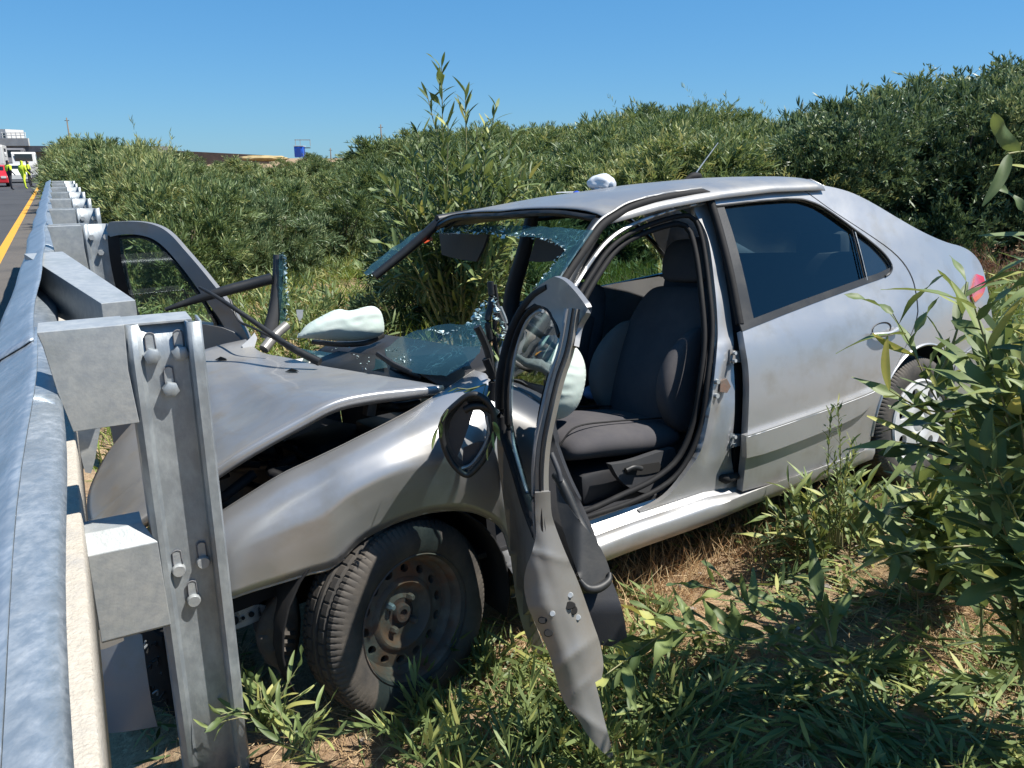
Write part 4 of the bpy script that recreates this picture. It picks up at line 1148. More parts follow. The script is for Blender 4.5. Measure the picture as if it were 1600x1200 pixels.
# ---- windscreen remains
WN = Vector((-0.43, 0, 0.65)).normalized()
WPL = lambda u, v: cplane(u, v, L(0.36, 0, 0.885), WN)
WPH = lambda u, v: cplane(u, v, L(1.0, 0, 1.335), WN)
def build_screen():
    hd = sheet('windscreen_top_strip', [(676, 351), (760, 351), (850, 354), (928, 360), (905, 388), (882, 424), (850, 454), (838, 447), (853, 428), (870, 408), (884, 391), (868, 379), (836, 369), (787, 367), (753, 361), (708, 364), (668, 364), (640, 388), (600, 417), (573, 431), (567, 425), (600, 398), (640, 368)],
               WPH, M['cracked'], car, th=0, lim=20, grid=14, jag=1.4)
    def shards(pts, surf, parent, r=0.0045, step=5):
        P = []
        for a, b in zip(pts, pts[1:]):
            n = max(2, int(math.hypot(b[0] - a[0], b[1] - a[1]) / step))
            for i in range(n): P.append((a[0] + (b[0] - a[0]) * i / n + rnd.uniform(-2, 2), a[1] + (b[1] - a[1]) * i / n + rnd.uniform(-3, 3)))
        bm = bmesh.new()
        for u, v in P:
            c = surf(u, v); k = rnd.uniform(0.5, 1.5) * r
            vs = [bm.verts.new(c + Vector((rnd.uniform(-k, k), rnd.uniform(-k * 2, k * 2), rnd.uniform(-k, k)))) for _ in range(4)]
            for t in ((0, 1, 2), (0, 1, 3), (1, 2, 3), (0, 2, 3)): bm.faces.new([vs[j] for j in t])
        bmesh.ops.recalc_face_normals(bm, faces=bm.faces[:])
        o = obj_bm('crushed_glass_edge', bm, M['shard'], parent, False); o['kind'] = 'stuff'; return o
    shards([(838, 447), (853, 428), (870, 408), (886, 391), (868, 379), (836, 369), (787, 367), (753, 361), (708, 364), (668, 364), (640, 388), (600, 417), (573, 431)], WPH, hd, 0.006, 2.4)
    shards([(700, 358), (740, 355), (790, 360), (850, 366), (880, 374)], WPH, hd, 0.005, 5)
    sheet('toll_sticker', [(657, 366), (672, 364), (676, 374), (664, 380), (656, 376)], WPH, M['orange'], car, th=0.002, lift=0.06)
    def sag(p, u, v): return Vector((0, 0, -0.02 * math.sin((u - 470) / 60) - 0.015 * math.sin((v - 500) / 20)))
    lo = sheet('windscreen_lower_piece', [(598, 533), (620, 519), (655, 511), (700, 509), (738, 512), (752, 530), (750, 560), (735, 588), (700, 600), (655, 592), (620, 572), (604, 552)], WPL, M['cracked'], car, th=0, lim=20, grid=10, jag=1.2, disp=sag)
    shards([(672, 514), (690, 520), (700, 522), (735, 507), (752, 492), (745, 520), (752, 545)], WPL, lo, 0.006, 2.2)
    shards([(605, 545), (625, 552), (640, 565), (610, 560)], WPL, lo, 0.004, 4)
    lo2 = sheet('windscreen_lower_piece', [(465, 540), (505, 540), (560, 544), (598, 552), (605, 570), (560, 579), (520, 572), (480, 560)], WPL, M['cracked'], car, th=0, lim=20, grid=10, jag=1.2, disp=sag)
    shards([(505, 560), (520, 545), (545, 543), (560, 560), (570, 578), (580, 555)], WPL, lo2, 0.004, 3)
    tri = sheet('windscreen_lower_piece', [(725, 520), (742, 497), (756, 478), (762, 490), (765, 530), (745, 545)], WPL, M['cracked'], car, th=0, lim=10, grid=8, jag=1.0)
    shards([(725, 515), (742, 494), (757, 476), (764, 470), (770, 490)], WPL, tri, 0.007, 2.2)
    # cowl below the screen
    cw = [YP(y)(u, v) for u, v, y in ((470, 566, -0.35), (540, 576, -0.05), (620, 588, 0.25), (700, 603, 0.50), (745, 575, 0.62))]
    G = [[p + Vector((-0.02, 0, -0.03)), p + Vector((0.06, 0, 0.0)), p + Vector((0.16, 0, 0.02))] for p in curve(cw, 20)]
    grid_mesh('scuttle_panel', G, M['black'], car, th=0.004)
    # far pillar: hanging upper half and the standing cut stub
    tube('cut_pillar_top', [L(0.95, -0.545, 1.355), YP(-0.60)(640, 388), YP(-0.64)(585, 432)], [0.024, 0.022, 0.02], M['black'], car, 8)
    sp = [YP(-0.72)(434, 398), YP(-0.72)(434, 430), YP(-0.72)(431, 470), YP(-0.72)(426, 500), YP(-0.72)(418, 530)]
    tube('cut_pillar_stub', sp, [0.020, 0.024, 0.026, 0.03, 0.035], M['trim_grey'], car, 8)
    sb = sheet('windscreen_edge_piece', [(435, 398), (443, 396), (447, 420), (446, 445), (449, 470), (446, 500), (437, 512), (436, 470), (436, 430)], YP(-0.69), M['cracked'], car, th=0, grid=10, jag=1.0, lim=10)
    shards([(438, 396), (444, 400), (447, 425), (446, 445), (450, 470), (447, 500), (436, 520)], YP(-0.69), sb, 0.008, 1.8)
    tube('pillar_foot', [YP(-0.66)(448, 508), YP(-0.64)(430, 524), YP(-0.60)(412, 546)], 0.022, M['paint_inner'], car, 8)
    sheet('torn_bracket', [(378, 540), (390, 530), (398, 520), (402, 528), (396, 548), (384, 552)], YP(-0.64), M['paper'], car, th=0.006, lim=20)
    sheet('glass_flake', [(463, 484), (474, 484), (473, 496), (468, 502), (464, 494)], YP(-0.5), M['galv_pale'], car, th=0.003, lim=10)
    # wiper arms
    tube('wiper_arm', [YP(-0.62)(312, 449), YP(-0.5)(345, 468), YP(-0.35)(400, 505), YP(-0.2)(450, 540), YP(-0.1)(500, 566)], [0.006, 0.008, 0.010, 0.013, 0.016], M['black'], car, 6)
    tube('wiper_blade', [YP(-0.66)(360, 468), YP(-0.60)(372, 500), YP(-0.5)(395, 512), YP(-0.4)(430, 530)], 0.005, M['black'], car, 6)
    tube('wiper_arm', [YP(0.2)(590, 553), YP(0.3)(620, 572), YP(0.4)(660, 590)], 0.010, M['black'], car, 6)
    tube('loose_trim_strip', [YP(-0.80)(258, 484), YP(-0.78)(300, 470), YP(-0.74)(350, 455), YP(-0.72)(395, 443), YP(-0.70)(425, 435)], [0.008, 0.016, 0.022, 0.024, 0.024], M['black'], car, 8)
    # visors
    v1 = sheet('sun_visor', [(686, 364), (762, 367), (756, 385), (744, 409), (715, 405), (690, 398)], SP(1.10), M['trim_grey'], car, th=0.012)
    sheet('sun_visor', [(838, 370), (884, 379), (882, 392), (868, 407), (845, 410), (826, 408)], SP(1.10), M['trim'], car, th=0.012)
    # debris at the driver's side pillar base
    for pts, r, m in (([(766, 440), (768, 470), (762, 500), (766, 530)], 0.010, 'black'), ([(772, 445), (776, 480), (772, 520), (778, 560)], 0.008, 'rubber'), ([(745, 510), (755, 530), (764, 555), (770, 590)], 0.012, 'black'),
                      ([(781, 480), (790, 505), (786, 530), (779, 560), (772, 600)], 0.007, 'galv'), ([(760, 560), (770, 590), (768, 640), (772, 700)], 0.014, 'rubber'), ([(774, 470), (779, 490), (788, 512), (784, 528)], 0.009, 'trim_grey')):
        tube('torn_seal', [YP(0.76)(u, v) for u, v in pts], r, M[m], car, 6)
    shards([(770, 462), (776, 480), (774, 500), (782, 498), (788, 520), (784, 530)], YP(0.78), tri, 0.007, 3)
build_screen()

# ---- driver's door, torn open and twisted towards the viewer
DP = WP((0.02, 2.22, 0), (0.956, 0.294, 0)) if False else None
dirv = Vector((0.20, -0.62, 0)).normalized(); dn = Vector((-dirv.y, dirv.x, 0))
def DW(off=0.0):
    P = Vector((0.0, 2.20, 0)) + dn * off
    N = Vector((dn.x, dn.y, 0.0))
    def f(u, v):
        w = on_plane(u, v, P, N)
        y = max(1.50, min(2.35, w.y)); 
        d = ray(u, v)
        return w2c(CAM + d * (y / d.y))
    return f
def RW(y0, slope=0.0, u0=870, vs=0.0):
    """rear shut face of the door: nearly square to the view, y0 metres out"""
    def f(u, v):
        y = y0 + slope * (u - u0) / 100 + vs * (v - 900) / 300
        d = ray(u, v); return w2c(CAM + d * (y / d.y))
    return f
def depth_path(pts):
    return [w2c(CAM + ray(u, v) * (y / ray(u, v).y)) for u, v, y in pts]
def build_door():
    root = bpy.data.objects.new('driver_door', None); root.empty_display_size = .1; link(root, car); root['label'] = 'twisted driver door torn open, seen edge on'
    def ysurf(u, v):
        # distance grows from the latch edge (right) to the hinge edge (left)
        edge = float(np.interp(v, [430, 485, 560, 640, 740, 830, 920, 1000, 1190], [905, 917, 890, 866, 845, 838, 825, 850, 955]))
        hinge = float(np.interp(v, [430, 600, 830, 950, 1190], [800, 776, 800, 822, 955]))
        t = max(0, min(1, (u - hinge) / max(12, edge - hinge)))
        yn = float(np.interp(v, [430, 600, 800, 1000, 1190], [1.70, 1.68, 1.66, 1.62, 1.57]))
        return 2.16 + (yn - 2.16) * t
    def S(off=0.0):
        def f(u, v):
            d = ray(u, v); return w2c(CAM + d * ((ysurf(u, v) + off) / d.y))
        return f
    # outer skin, seen as a narrow sliver
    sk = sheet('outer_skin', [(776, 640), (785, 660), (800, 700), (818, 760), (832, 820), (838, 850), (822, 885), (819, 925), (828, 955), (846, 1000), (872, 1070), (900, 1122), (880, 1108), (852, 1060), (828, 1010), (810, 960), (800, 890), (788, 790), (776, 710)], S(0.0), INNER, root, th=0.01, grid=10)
    # window frame: hinge side and over the top, black seal facing out
    tube('window_frame_front', [S()(u, v) for u, v in [(838, 838), (822, 790), (805, 730), (790, 680), (783, 640), (784, 590), (795, 535), (812, 492), (834, 462), (856, 448)]], [0.010, 0.012, 0.014, 0.015, 0.017, 0.018, 0.017, 0.014, 0.012, 0.008], M['rubber'], root, 8, n=40)
    tube('window_channel', [S(0.02)(u, v) for u, v in [(832, 800), (818, 750), (802, 690), (799, 640), (800, 590), (808, 545), (822, 505), (838, 488), (848, 486)]], 0.005, M['galv'], root, 6, n=40)
    tube('window_seal', [S(0.01)(u, v) for u, v in [(836, 820), (815, 750), (797, 690), (792, 640), (793, 590), (802, 540), (818, 500), (838, 478), (855, 480), (868, 500), (876, 525)]], 0.009, M['rubber'], root, 6, n=50)
    # crown of the frame bent over flat
    sheet('window_frame_top', [(800, 500), (812, 480), (832, 455), (850, 440), (866, 432), (880, 436), (897, 453), (910, 470), (919, 483), (908, 500), (902, 512), (897, 540), (880, 545), (877, 524), (868, 500), (852, 482), (835, 474), (818, 485), (806, 500)],
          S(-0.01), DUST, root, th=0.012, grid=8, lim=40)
    # latch side bar
    P = [(898, 482, 1.705), (887, 545, 1.69), (872, 590, 1.68), (860, 640, 1.665), (850, 690, 1.655), (846, 740, 1.645), (847, 790, 1.64), (850, 842, 1.635)]
    b = tube('window_frame_rear', depth_path(P), [0.013, 0.0165, 0.017, 0.017, 0.017, 0.017, 0.018, 0.020], INNER, root, 4, n=36, flat=1.0, up=Vector((0.3, 1, 0)))
    tube('frame_edge_bead', depth_path([(u - 2, v, y - 0.018) for u, v, y in P]), 0.0032, M['rubber'], root, 5, n=36)
    tube('frame_inner_bead', depth_path([(u - 13, v, y - 0.004) for u, v, y in P]), 0.0045, DUST, root, 6, n=36)
    # glass left in the frame
    sheet('window', [(798, 690), (796, 640), (798, 585), (810, 540), (824, 506), (838, 490), (852, 488), (866, 505), (874, 528), (860, 570), (845, 620), (835, 680), (832, 740), (834, 800), (822, 762), (808, 720)], S(0.015), M['window'], root, th=0, grid=20)
    # shut face with latch holes
    sfp = [(836, 770), (860, 768), (861, 800), (866, 818), (876, 845), (888, 874), (902, 905), (914, 937), (926, 972), (938, 1005), (944, 1040), (940, 1060), (930, 1066), (937, 1092), (943, 1120), (951, 1150), (961, 1190), (948, 1181), (932, 1166), (916, 1146), (902, 1121), (886, 1106), (876, 1085), (868, 1058), (858, 1020), (846, 994), (832, 965), (823, 945), (818, 915), (821, 888), (832, 862), (838, 835), (836, 800)]
    def sfs(u, v):
        y = float(np.interp(v, [820, 950, 1060, 1190], [1.63, 1.585, 1.56, 1.52])) + 0.0005 * (u - 870)
        c = float(np.interp(v, [820, 950, 1060, 1190], [850, 868, 905, 950]))
        y += 0.00002 * (u - c) ** 2
        d = ray(u, v); return w2c(CAM + d * (y / d.y))
    def dent(p, u, v):
        w = 0.022 * math.exp(-abs((u - 880) * 0.6 + (v - 1035) * 0.8) / 14) + 0.016 * math.exp(-abs((v - 1130) + (u - 925) * -0.6) / 12) + 0.012 * math.exp(-abs(v - 866 - (u - 850) * 0.3) / 8)
        w += 0.010 * math.exp(-abs((v - 1080) + (u - 900) * 0.9) / 9) - 0.006 * math.exp(-((u - 868 - (v - 940) * 0.35) / 9) ** 2)
        w += 0.005 * noise.noise(Vector((u * 0.03, v * 0.03, 0)))
        return (CAMC - p).normalized() * w * 0.55
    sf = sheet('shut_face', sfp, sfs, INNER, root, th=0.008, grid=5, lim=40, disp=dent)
    def hole(u, v, ru, rv, m='hole', k=0.001):
        c = sfs(u, v); c = c + dent(c, u, v); n = (CAMC - c).normalized(); a = n.cross(Vector((0, 0, 1))).normalized(); bb = a.cross(n)
        sc_ = (CAMC - c).length / FPX
        bm = bmesh.new()
        vs = [bm.verts.new(c + a * math.cos(t) * ru * sc_ + bb * math.sin(t) * rv * sc_ + n * 0.006) for t in [2 * math.pi * q / 18 for q in range(18)]]
        ws = [bm.verts.new(c + a * math.cos(t) * (ru + 1.2) * sc_ + bb * math.sin(t) * (rv + 1.2) * sc_ + n * 0.001) for t in [2 * math.pi * q / 18 for q in range(18)]]
        bm.faces.new(vs)
        for q in range(18): bm.faces.new((vs[q], vs[(q + 1) % 18], ws[(q + 1) % 18], ws[q]))
        obj_bm('latch_hole' if m == 'hole' else 'screw', bm, M[m], sf, False)
    hole(848, 969, 6, 4.5); hole(857, 989, 6, 4.5); hole(889, 946, 9, 5); hole(896, 953, 5, 6)
    for u, v in ((891, 930), (863, 959), (903, 965)): hole(u, v, 3.6, 3.6, 'galv_pale')
    # inner trim card, handle and armrest
    def tr(off):
        def f(u, v):
            y = float(np.interp(v, [690, 830, 950, 1030], [1.95, 1.80, 1.68, 1.66])) + off + 0.0008 * max(0, 900 - u)
            d = ray(u, v); return w2c(CAM + d * (y / d.y))
        return f
    tc = sheet('inner_trim', [(854, 640), (862, 670), (872, 706), (890, 752), (914, 796), (934, 846), (950, 895), (964, 925), (975, 962), (980, 995), (955, 1010), (938, 1008), (925, 972), (905, 915), (885, 868), (862, 820), (856, 760)], tr(0.03), M['trim'], root, th=0.03, grid=12, lim=35)
    def puff(p, u, v): return Vector((0, 0, 0))
    def arm(off):
        def f(u, v):
            y = float(np.interp(v, [750, 830, 926], [1.83, 1.755, 1.67])) + off + 0.0006 * abs(u - 905)
            d = ray(u, v); return w2c(CAM + d * (y / d.y))
        return f
    ar = sheet('armrest', [(868, 752), (880, 776), (898, 806), (918, 828), (936, 850), (950, 880), (956, 904), (950, 918), (930, 927), (914, 922), (903, 896), (892, 866), (882, 836), (872, 800)], arm(0.0), M['black'], tc, th=0.06, grid=8, lim=60)
    tube('armrest_lip', [arm(-0.006)(u, v) for u, v in ((906, 906), (918, 919), (934, 919), (950, 908), (953, 895))], [0.006, 0.011, 0.012, 0.010, 0.005], M['black'], ar, 8)
    tube('grab_handle', depth_path([(868, 742, 1.86), (876, 752, 1.84), (889, 780, 1.82), (902, 812, 1.80), (912, 838, 1.78)]), [0.012, 0.013, 0.014, 0.016, 0.022], M['black'], tc, 10, n=16)
    tube('trim_edge', depth_path([(861, 708, 1.86), (872, 735, 1.84), (876, 752, 1.83)]), 0.007, M['trim_grey'], tc, 8)
    # hanging door mirror housing
    mr = bpy.data.objects.new('door_mirror', None); mr.empty_display_size = .1; link(mr, car); mr['label'] = 'empty black door mirror housing hanging loose'
    loop = [(748, 618), (765, 632), (772, 655), (770, 685), (757, 715), (740, 736), (728, 742), (712, 730), (700, 712), (692, 690), (690, 668), (697, 648), (715, 630), (732, 618)]
    dd = lambda y: (lambda u, v: w2c(CAM + ray(u, v) * (y / ray(u, v).y)))
    tube('mirror_rim', [dd(1.93)(u, v) for u, v in loop], 0.0085, M['black'], mr, 8, closed=True)
    c = (732, 680)
    G = []
    for k, y in ((1.0, 1.93), (0.98, 1.96), (0.93, 1.99), (0.85, 2.01), (0.72, 2.03)):
        G.append([dd(y)(c[0] + (u - c[0]) * k, c[1] + (v - c[1]) * k) for u, v in loop + [loop[0]]])
    grid_mesh('mirror_housing', G, M['black'], mr, th=0.003, flip=False)
    sheet('mirror_glass', [(728, 626), (740, 640), (728, 680), (714, 715), (704, 700), (700, 675), (706, 650)], dd(1.945), M['trim_grey'], mr, th=0.004, grid=10)
    tube('mirror_arm', [dd(1.95)(u, v) for u, v in ((726, 640), (740, 634), (760, 636), (776, 648))], 0.012, M['black'], mr, 8)
    tube('mirror_inner_rim', [dd(1.935)(u, v) for u, v in [(760, 650), (764, 675), (755, 700), (738, 724), (722, 732)]], 0.005, M['galv'], mr, 6)
    sheet('mirror_back_plate', [(724, 700), (745, 690), (760, 690), (756, 708), (740, 726), (728, 734), (722, 724)], dd(1.95), M['trim_grey'], mr, th=0.004)
build_door()

# ---- passenger's door, swung forward behind the post
def build_far_door():
    root = bpy.data.objects.new('passenger_door', None); root.empty_display_size = .1; link(root, car); root['label'] = 'open passenger door standing up against the guardrail'
    A = Vector((-0.93, 3.42, 0)); B = Vector((-1.78, 3.60, 0)); d = (B - A).normalized(); n = Vector((-d.y, d.x, 0))
    S = lambda off=0.0: WP(A + n * off * -1, n)
    outer = [(166, 360), (170, 347), (200, 345.5), (226, 347), (250, 354), (268, 367), (286, 388), (308, 413), (330, 440), (352, 468), (372, 500), (388, 528), (392, 545), (345, 552), (358, 527), (345, 500), (322, 470), (300, 438), (278, 410), (256, 385), (238, 372), (214, 366), (190, 366), (172, 370)]
    sheet('window_frame', outer, S(), DUST, root, th=0.03, grid=12, lim=45)
    tube('window_seal', [S(0.02)(u, v) for u, v in [(212, 500), (202, 470), (193, 430), (186, 395), (184, 374), (200, 370), (222, 370), (240, 377), (258, 392), (280, 418), (300, 445), (318, 470), (335, 500), (344, 520)]], 0.010, M['rubber'], root, 6, n=50)
    sheet('window_frame_rear', [(168, 368), (185, 368), (190, 400), (198, 440), (208, 475), (216, 500), (196, 500), (186, 470), (176, 430), (170, 395)], S(0.01), M['rubber'], root, th=0.02)
    sheet('window', [(186, 372), (214, 369), (238, 376), (256, 390), (280, 416), (302, 446), (322, 476), (345, 518), (280, 520), (216, 505), (200, 455), (190, 410)], S(-0.005), M['window_clear'], root, th=0, grid=30)
    sheet('door_panel', [(186, 500), (350, 506), (388, 540), (392, 600), (385, 760), (200, 760), (160, 640)], S(-0.01), DUST, root, th=0.05)
    sheet('mirror_gaiter', [(310, 505), (330, 510), (342, 525), (338, 540), (318, 544), (308, 530)], S(0.06), M['black'], root, th=0.04, disp=lambda p, u, v: Vector((0, 0, 0.008 * math.sin(v * 0.9))))
    sheet('mirror_triangle', [(330, 470), (345, 490), (372, 530), (342, 538), (334, 510)], S(0.03), M['trim_grey'], root, th=0.01)
build_far_door()

# aerial
ap = L(2.02, 0.0, 1.443)
a = tube('aerial', [ap + Vector((0.03, 0, 0.0)), ap + Vector((0.02, 0, 0.02)), ap + Vector((0.16, -0.02, 0.16))], [0.008, 0.004, 0.0022], M['galv'], car, 6)
tube('aerial_base', [ap + Vector((-0.05, 0, -0.004)), ap + Vector((0.0, 0, 0.012)), ap + Vector((0.04, 0, 0.012)), ap + Vector((0.06, 0, -0.004))], [0.008, 0.02, 0.02, 0.008], M['rubber'], car, 8)

# ---- things lying on and in the car
def rest(p): return CM @ p
def small_things():
    # resuscitator bag on the roof
    p = L(1.36, -0.08, zr(1.36, -0.08))
    tgt = min(((s, y) for s in np.linspace(1.1, 1.9, 41) for y in np.linspace(-0.5, 0.5, 51)), key=lambda q: (Vector(pj(L(q[0], q[1], zr(*q)))) - Vector((942, 296))).length)
    base = L(tgt[0], tgt[1], zr(*tgt))
    root = empty('resuscitator_bag', rest(base), 'crumpled white soft plastic bag with a round mouth lying on the car roof', 'medical bag')
    rot = root.location
    R = Vector((1, 0, 0)); F = Vector((0, 1, 0)); U = Vector((0, 0, 1))
    o = blob('bag', Vector((-0.008, 0, 0.030)), (R, F, U), (0.066, 0.042, 0.038), M['white_bag'], 0.2, 18, 5, sub=4, par=root)
    bm = bmesh.new(); add_tube(bm, [Vector((0.028, -0.01, 0.02)), Vector((0.045, -0.02, 0.022)), Vector((0.052, -0.024, 0.022))], [0.020, 0.022, 0.016], 14)
    obj_bm('mouth_ring', bm, M['white_bag'], root, True, 50)
    tube('cord', [Vector((0.05, -0.02, 0.006)), Vector((0.062, -0.03, 0.004)), Vector((0.05, -0.05, 0.003)), Vector((0.0, -0.05, 0.003)), Vector((-0.04, -0.03, 0.004))], 0.0025, M['white_bag'], root, 6)
    tgt = min(((s, y) for s in np.linspace(1.0, 1.9, 41) for y in np.linspace(-0.5, 0.5, 51)), key=lambda q: (Vector(pj(L(q[0], q[1], zr(*q)))) - Vector((900, 294))).length)
    base = L(tgt[0], tgt[1], zr(*tgt))
    r2 = empty('plastic_glove', rest(base), 'scrap of blue and white plastic lying on the car roof left of the white bag', 'plastic scrap')
    b2 = blob('scrap', Vector((0, 0, 0.004)), (R, F, U), (0.016, 0.014, 0.006), M['blue_plastic'], 0.25, 60, 2, sub=3, par=r2)
    tube('strip', [Vector((-0.09, -0.005, 0.002)), Vector((-0.03, 0, 0.004)), Vector((0.02, 0.005, 0.004))], 0.003, M['white_bag'], r2, 6)
    # clear packaging on the seat, folded cloth by the seat, white paper
    s0 = YP(0.30)(962, 672)
    o = blob('plastic_packaging', Vector((0, 0, 0)), (R, F, U), (0.055, 0.04, 0.024), M['plastic_film'], 0.28, 18, 8, sub=4, par=None)
    o.location = rest(s0) + Vector((0, 0, 0.035)); tag(o, 'crumpled clear plastic packaging lying on the driver seat', 'packaging')
    s1 = YP(0.0)(932, 612)
    o = blob('folded_cloth', Vector((0, 0, 0)), (R, F, U), (0.06, 0.07, 0.03), M['denim'], 0.15, 14, 4, sub=4, par=None)
    o.location = rest(s1); tag(o, 'pale blue folded cloth between the front seats', 'cloth')
    s2 = YP(0.33)(995, 687)
    o = blob('crumpled_tissue', Vector((0, 0, 0)), (R, F, U), (0.035, 0.02, 0.007), M['paper'], 0.25, 30, 6, sub=3, par=None)
    o.location = rest(s2) + Vector((0, 0, 0.03)); tag(o, 'small white crumpled tissue on the seat beside the clear packaging', 'tissue')
small_things()

# ------------------------------------------------------------------ vegetation
def leaf_arrays(P, D, Nn, Ln, W, bend, tint, n=3, wave=0.0, widths=None):
    """P base, D direction, Nn leaf normal, per leaf; returns verts, quads, tints"""
    K = len(P)
    S = np.cross(D, Nn); S /= np.linalg.norm(S, axis=1, keepdims=True) + 1e-9
    N2 = np.cross(S, D)
    if widths is None: widths = {2: (0.25, 1.0, 0.10), 3: (0.22, 0.95, 0.85, 0.06), 5: (0.15, 0.7, 1.0, 0.92, 0.6, 0.05)}[n]
    V = np.zeros((K, (n + 1) * 2, 3))
    for i in range(n + 1):
        t = i / n
        c = P + D * (Ln * t)[:, None] + N2 * (bend * Ln * (t * t))[:, None] + np.array([0, 0, -1.0]) * (np.abs(bend) * Ln * t * t * 0.5)[:, None]
        w = (W * widths[i] * 0.5)[:, None]
        tw = wave * np.sin(t * 7 + P[:, :1] * 50)
        V[:, 2 * i] = c - S * w + N2 * w * (0.25 + tw)
        V[:, 2 * i + 1] = c + S * w + N2 * w * (0.25 - tw)
    F = np.array([(2 * i, 2 * i + 1, 2 * i + 3, 2 * i + 2) for i in range(n)])
    F = (np.arange(K)[:, None, None] * (n + 1) * 2 + F[None]).reshape(-1, 4)
    return V.reshape(-1, 3), F, np.repeat(tint, (n + 1) * 2)
def unit(a): return a / (np.linalg.norm(a, axis=-1, keepdims=True) + 1e-9)
def shoots(O, D, Ls, per, leafL, leafW, rng, spread=0.9, tint0=0.35, n=3, start=0.1):
    """leafy shoots: origins, directions, lengths -> leaf arrays"""
    K = len(O)
    t = (np.arange(per) + rng.rand(K, per)) / per * (1 - start) + start
    t = t.reshape(-1); idx = np.repeat(np.arange(K), per)
    D0 = unit(D)
    droop = np.zeros((len(idx), 3)); droop[:, 2] = -0.35 * t * t
    P = O[idx] + (D0[idx] + droop) * (Ls[idx] * t)[:, None]
    R = unit(rng.normal(size=(len(idx), 3)))
    d = unit(D0[idx] * (0.75 + 0.5 * t[:, None]) + R * spread + np.array([0, 0, 0.10]))
    Nn = unit(rng.normal(size=(len(idx), 3)) + np.array([0, 0, 0.6]))
    Ln = leafL * rng.uniform(0.55, 1.25, len(idx)); W = leafW * rng.uniform(0.7, 1.3, len(idx))
    tint = np.clip(tint0 + rng.normal(0, 0.16, len(idx)) + 0.25 * t * rng.rand(len(idx)) + np.repeat(rng.normal(0, 0.10, K), per), 0, 1)
    yl = rng.rand(len(idx)) < 0.02; tint[yl] = 0.97
    return leaf_arrays(P, d, Nn, Ln, W, rng.uniform(-0.25, 0.25, len(idx)), tint, n)
def crown_mesh(name, seed, rad, height, nsh, per, leafL, leafW, m, lumps=6, tint0=0.35, inner=0.35, base=0.12, tip=0.55):
    rng = np.random.RandomState(seed)
    # lumps: overlapping sub-crowns so that the outline is uneven
    lc = [(np.array([0, 0, height * 0.5]), rad * 0.75, height * 0.5)]
    for k in range(lumps):
        a = rng.uniform(0, 2 * math.pi); r = rng.uniform(0.3, 0.7) * rad
        lc.append((np.array([r * math.cos(a), r * math.sin(a), height * rng.uniform(0.3, 0.72)]), rad * rng.uniform(0.35, 0.55), height * rng.uniform(0.2, 0.36)))
    for k in range(4):
        a = rng.uniform(0, 2 * math.pi); lc.append((np.array([0.5 * rad * math.cos(a), 0.5 * rad * math.sin(a), height * 0.16]), rad * 0.6, height * 0.2))
    O = []; D = []; L_ = []
    ncl = max(8, nsh // 11)
    for k in range(ncl):
        c, r, h = lc[rng.randint(len(lc))]
        d = unit(rng.normal(size=3)); d[2] = abs(d[2]) * 1.1 - 0.35; d = unit(d)
        q = rng.uniform(inner, 1.0) ** 0.5
        p = c + d * np.array([r, r, h]) * q * 0.85
        p[2] = max(base * height, p[2])
        cd = unit(d * np.array([1, 1, 0.6]) + np.array([0, 0, 0.8]))
        for j in range(11):
            O.append(p + rng.normal(0, 0.05, 3)); D.append(unit(cd + rng.normal(0, 0.42, 3)))
            L_.append(tip * rng.uniform(0.45, 0.95) * (1.5 if rng.rand() < 0.04 else 1.0))
    V, F, T = shoots(np.array(O), np.array(D), np.array(L_), per, leafL, leafW, rng, 0.75, tint0)
    o = np_mesh(name, V, F, m, None, T)
    col.objects.unlink(o)
    return o.data
def trunk_mesh(name, seed, rad, height):
    rng = random.Random(seed); bm = bmesh.new()
    for k in range(6):
        a = rng.uniform(0, 6.28); r = rad * rng.uniform(0.15, 0.6)
        P = [Vector((0.04 * math.cos(a), 0.04 * math.sin(a), -0.15)), Vector((r * 0.3 * math.cos(a), r * 0.3 * math.sin(a), height * 0.3)), Vector((r * 0.7 * math.cos(a + 0.2), r * 0.7 * math.sin(a + 0.2), height * 0.6)), Vector((r * math.cos(a + 0.3), r * math.sin(a + 0.3), height * 0.9))]
        P = catmull(P, 3); n = len(P)
        add_tube(bm, P, [0.022 * (1 - 0.8 * i / n) for i in range(n)], 5)
    me = bpy.data.meshes.new(name); bm.to_mesh(me); bm.free(); me.materials.append(M['bark'])
    return me
PROTO = []
for k, (seed, mname, tint) in enumerate([(21, 'leaf_far', 0.38), (22, 'leaf_far', 0.30), (23, 'leaf_dark', 0.40), (24, 'leaf_far', 0.45)]):
    PROTO.append((crown_mesh('crown', seed, 1.25, 1.9, 1150, 15, 0.145, 0.0205, M[mname], 7, tint, base=0.03), trunk_mesh('trunk', seed, 1.1, 1.7)))
DENSE = (crown_mesh('crown', 31, 1.3, 2.2, 1600, 16, 0.085, 0.021, M['leaf_dark'], 8, 0.42, 0.3, base=0.02), trunk_mesh('trunk', 31, 1.1, 1.9))
FINE = (crown_mesh('crown', 33, 1.3, 2.0, 1150, 16, 0.11, 0.013, M['leaf_far'], 5, 0.55, 0.3, base=0.03, tip=0.75), trunk_mesh('trunk', 33, 1.1, 1.8))
SKY = [(-100, 215), (50, 222), (110, 212), (200, 220), (280, 236), (380, 246), (480, 241), (560, 228), (640, 208), (760, 196), (880, 190), (960, 190), (985, 168), (1100, 166), (1200, 174), (1300, 168), (1350, 142), (1450, 128), (1505, 128), (1535, 104), (1600, 98), (1750, 90), (1900, 90)]
def skyv(u): return float(np.interp(u, [a for a, b in SKY], [b for a, b in SKY]))
LABS = {}
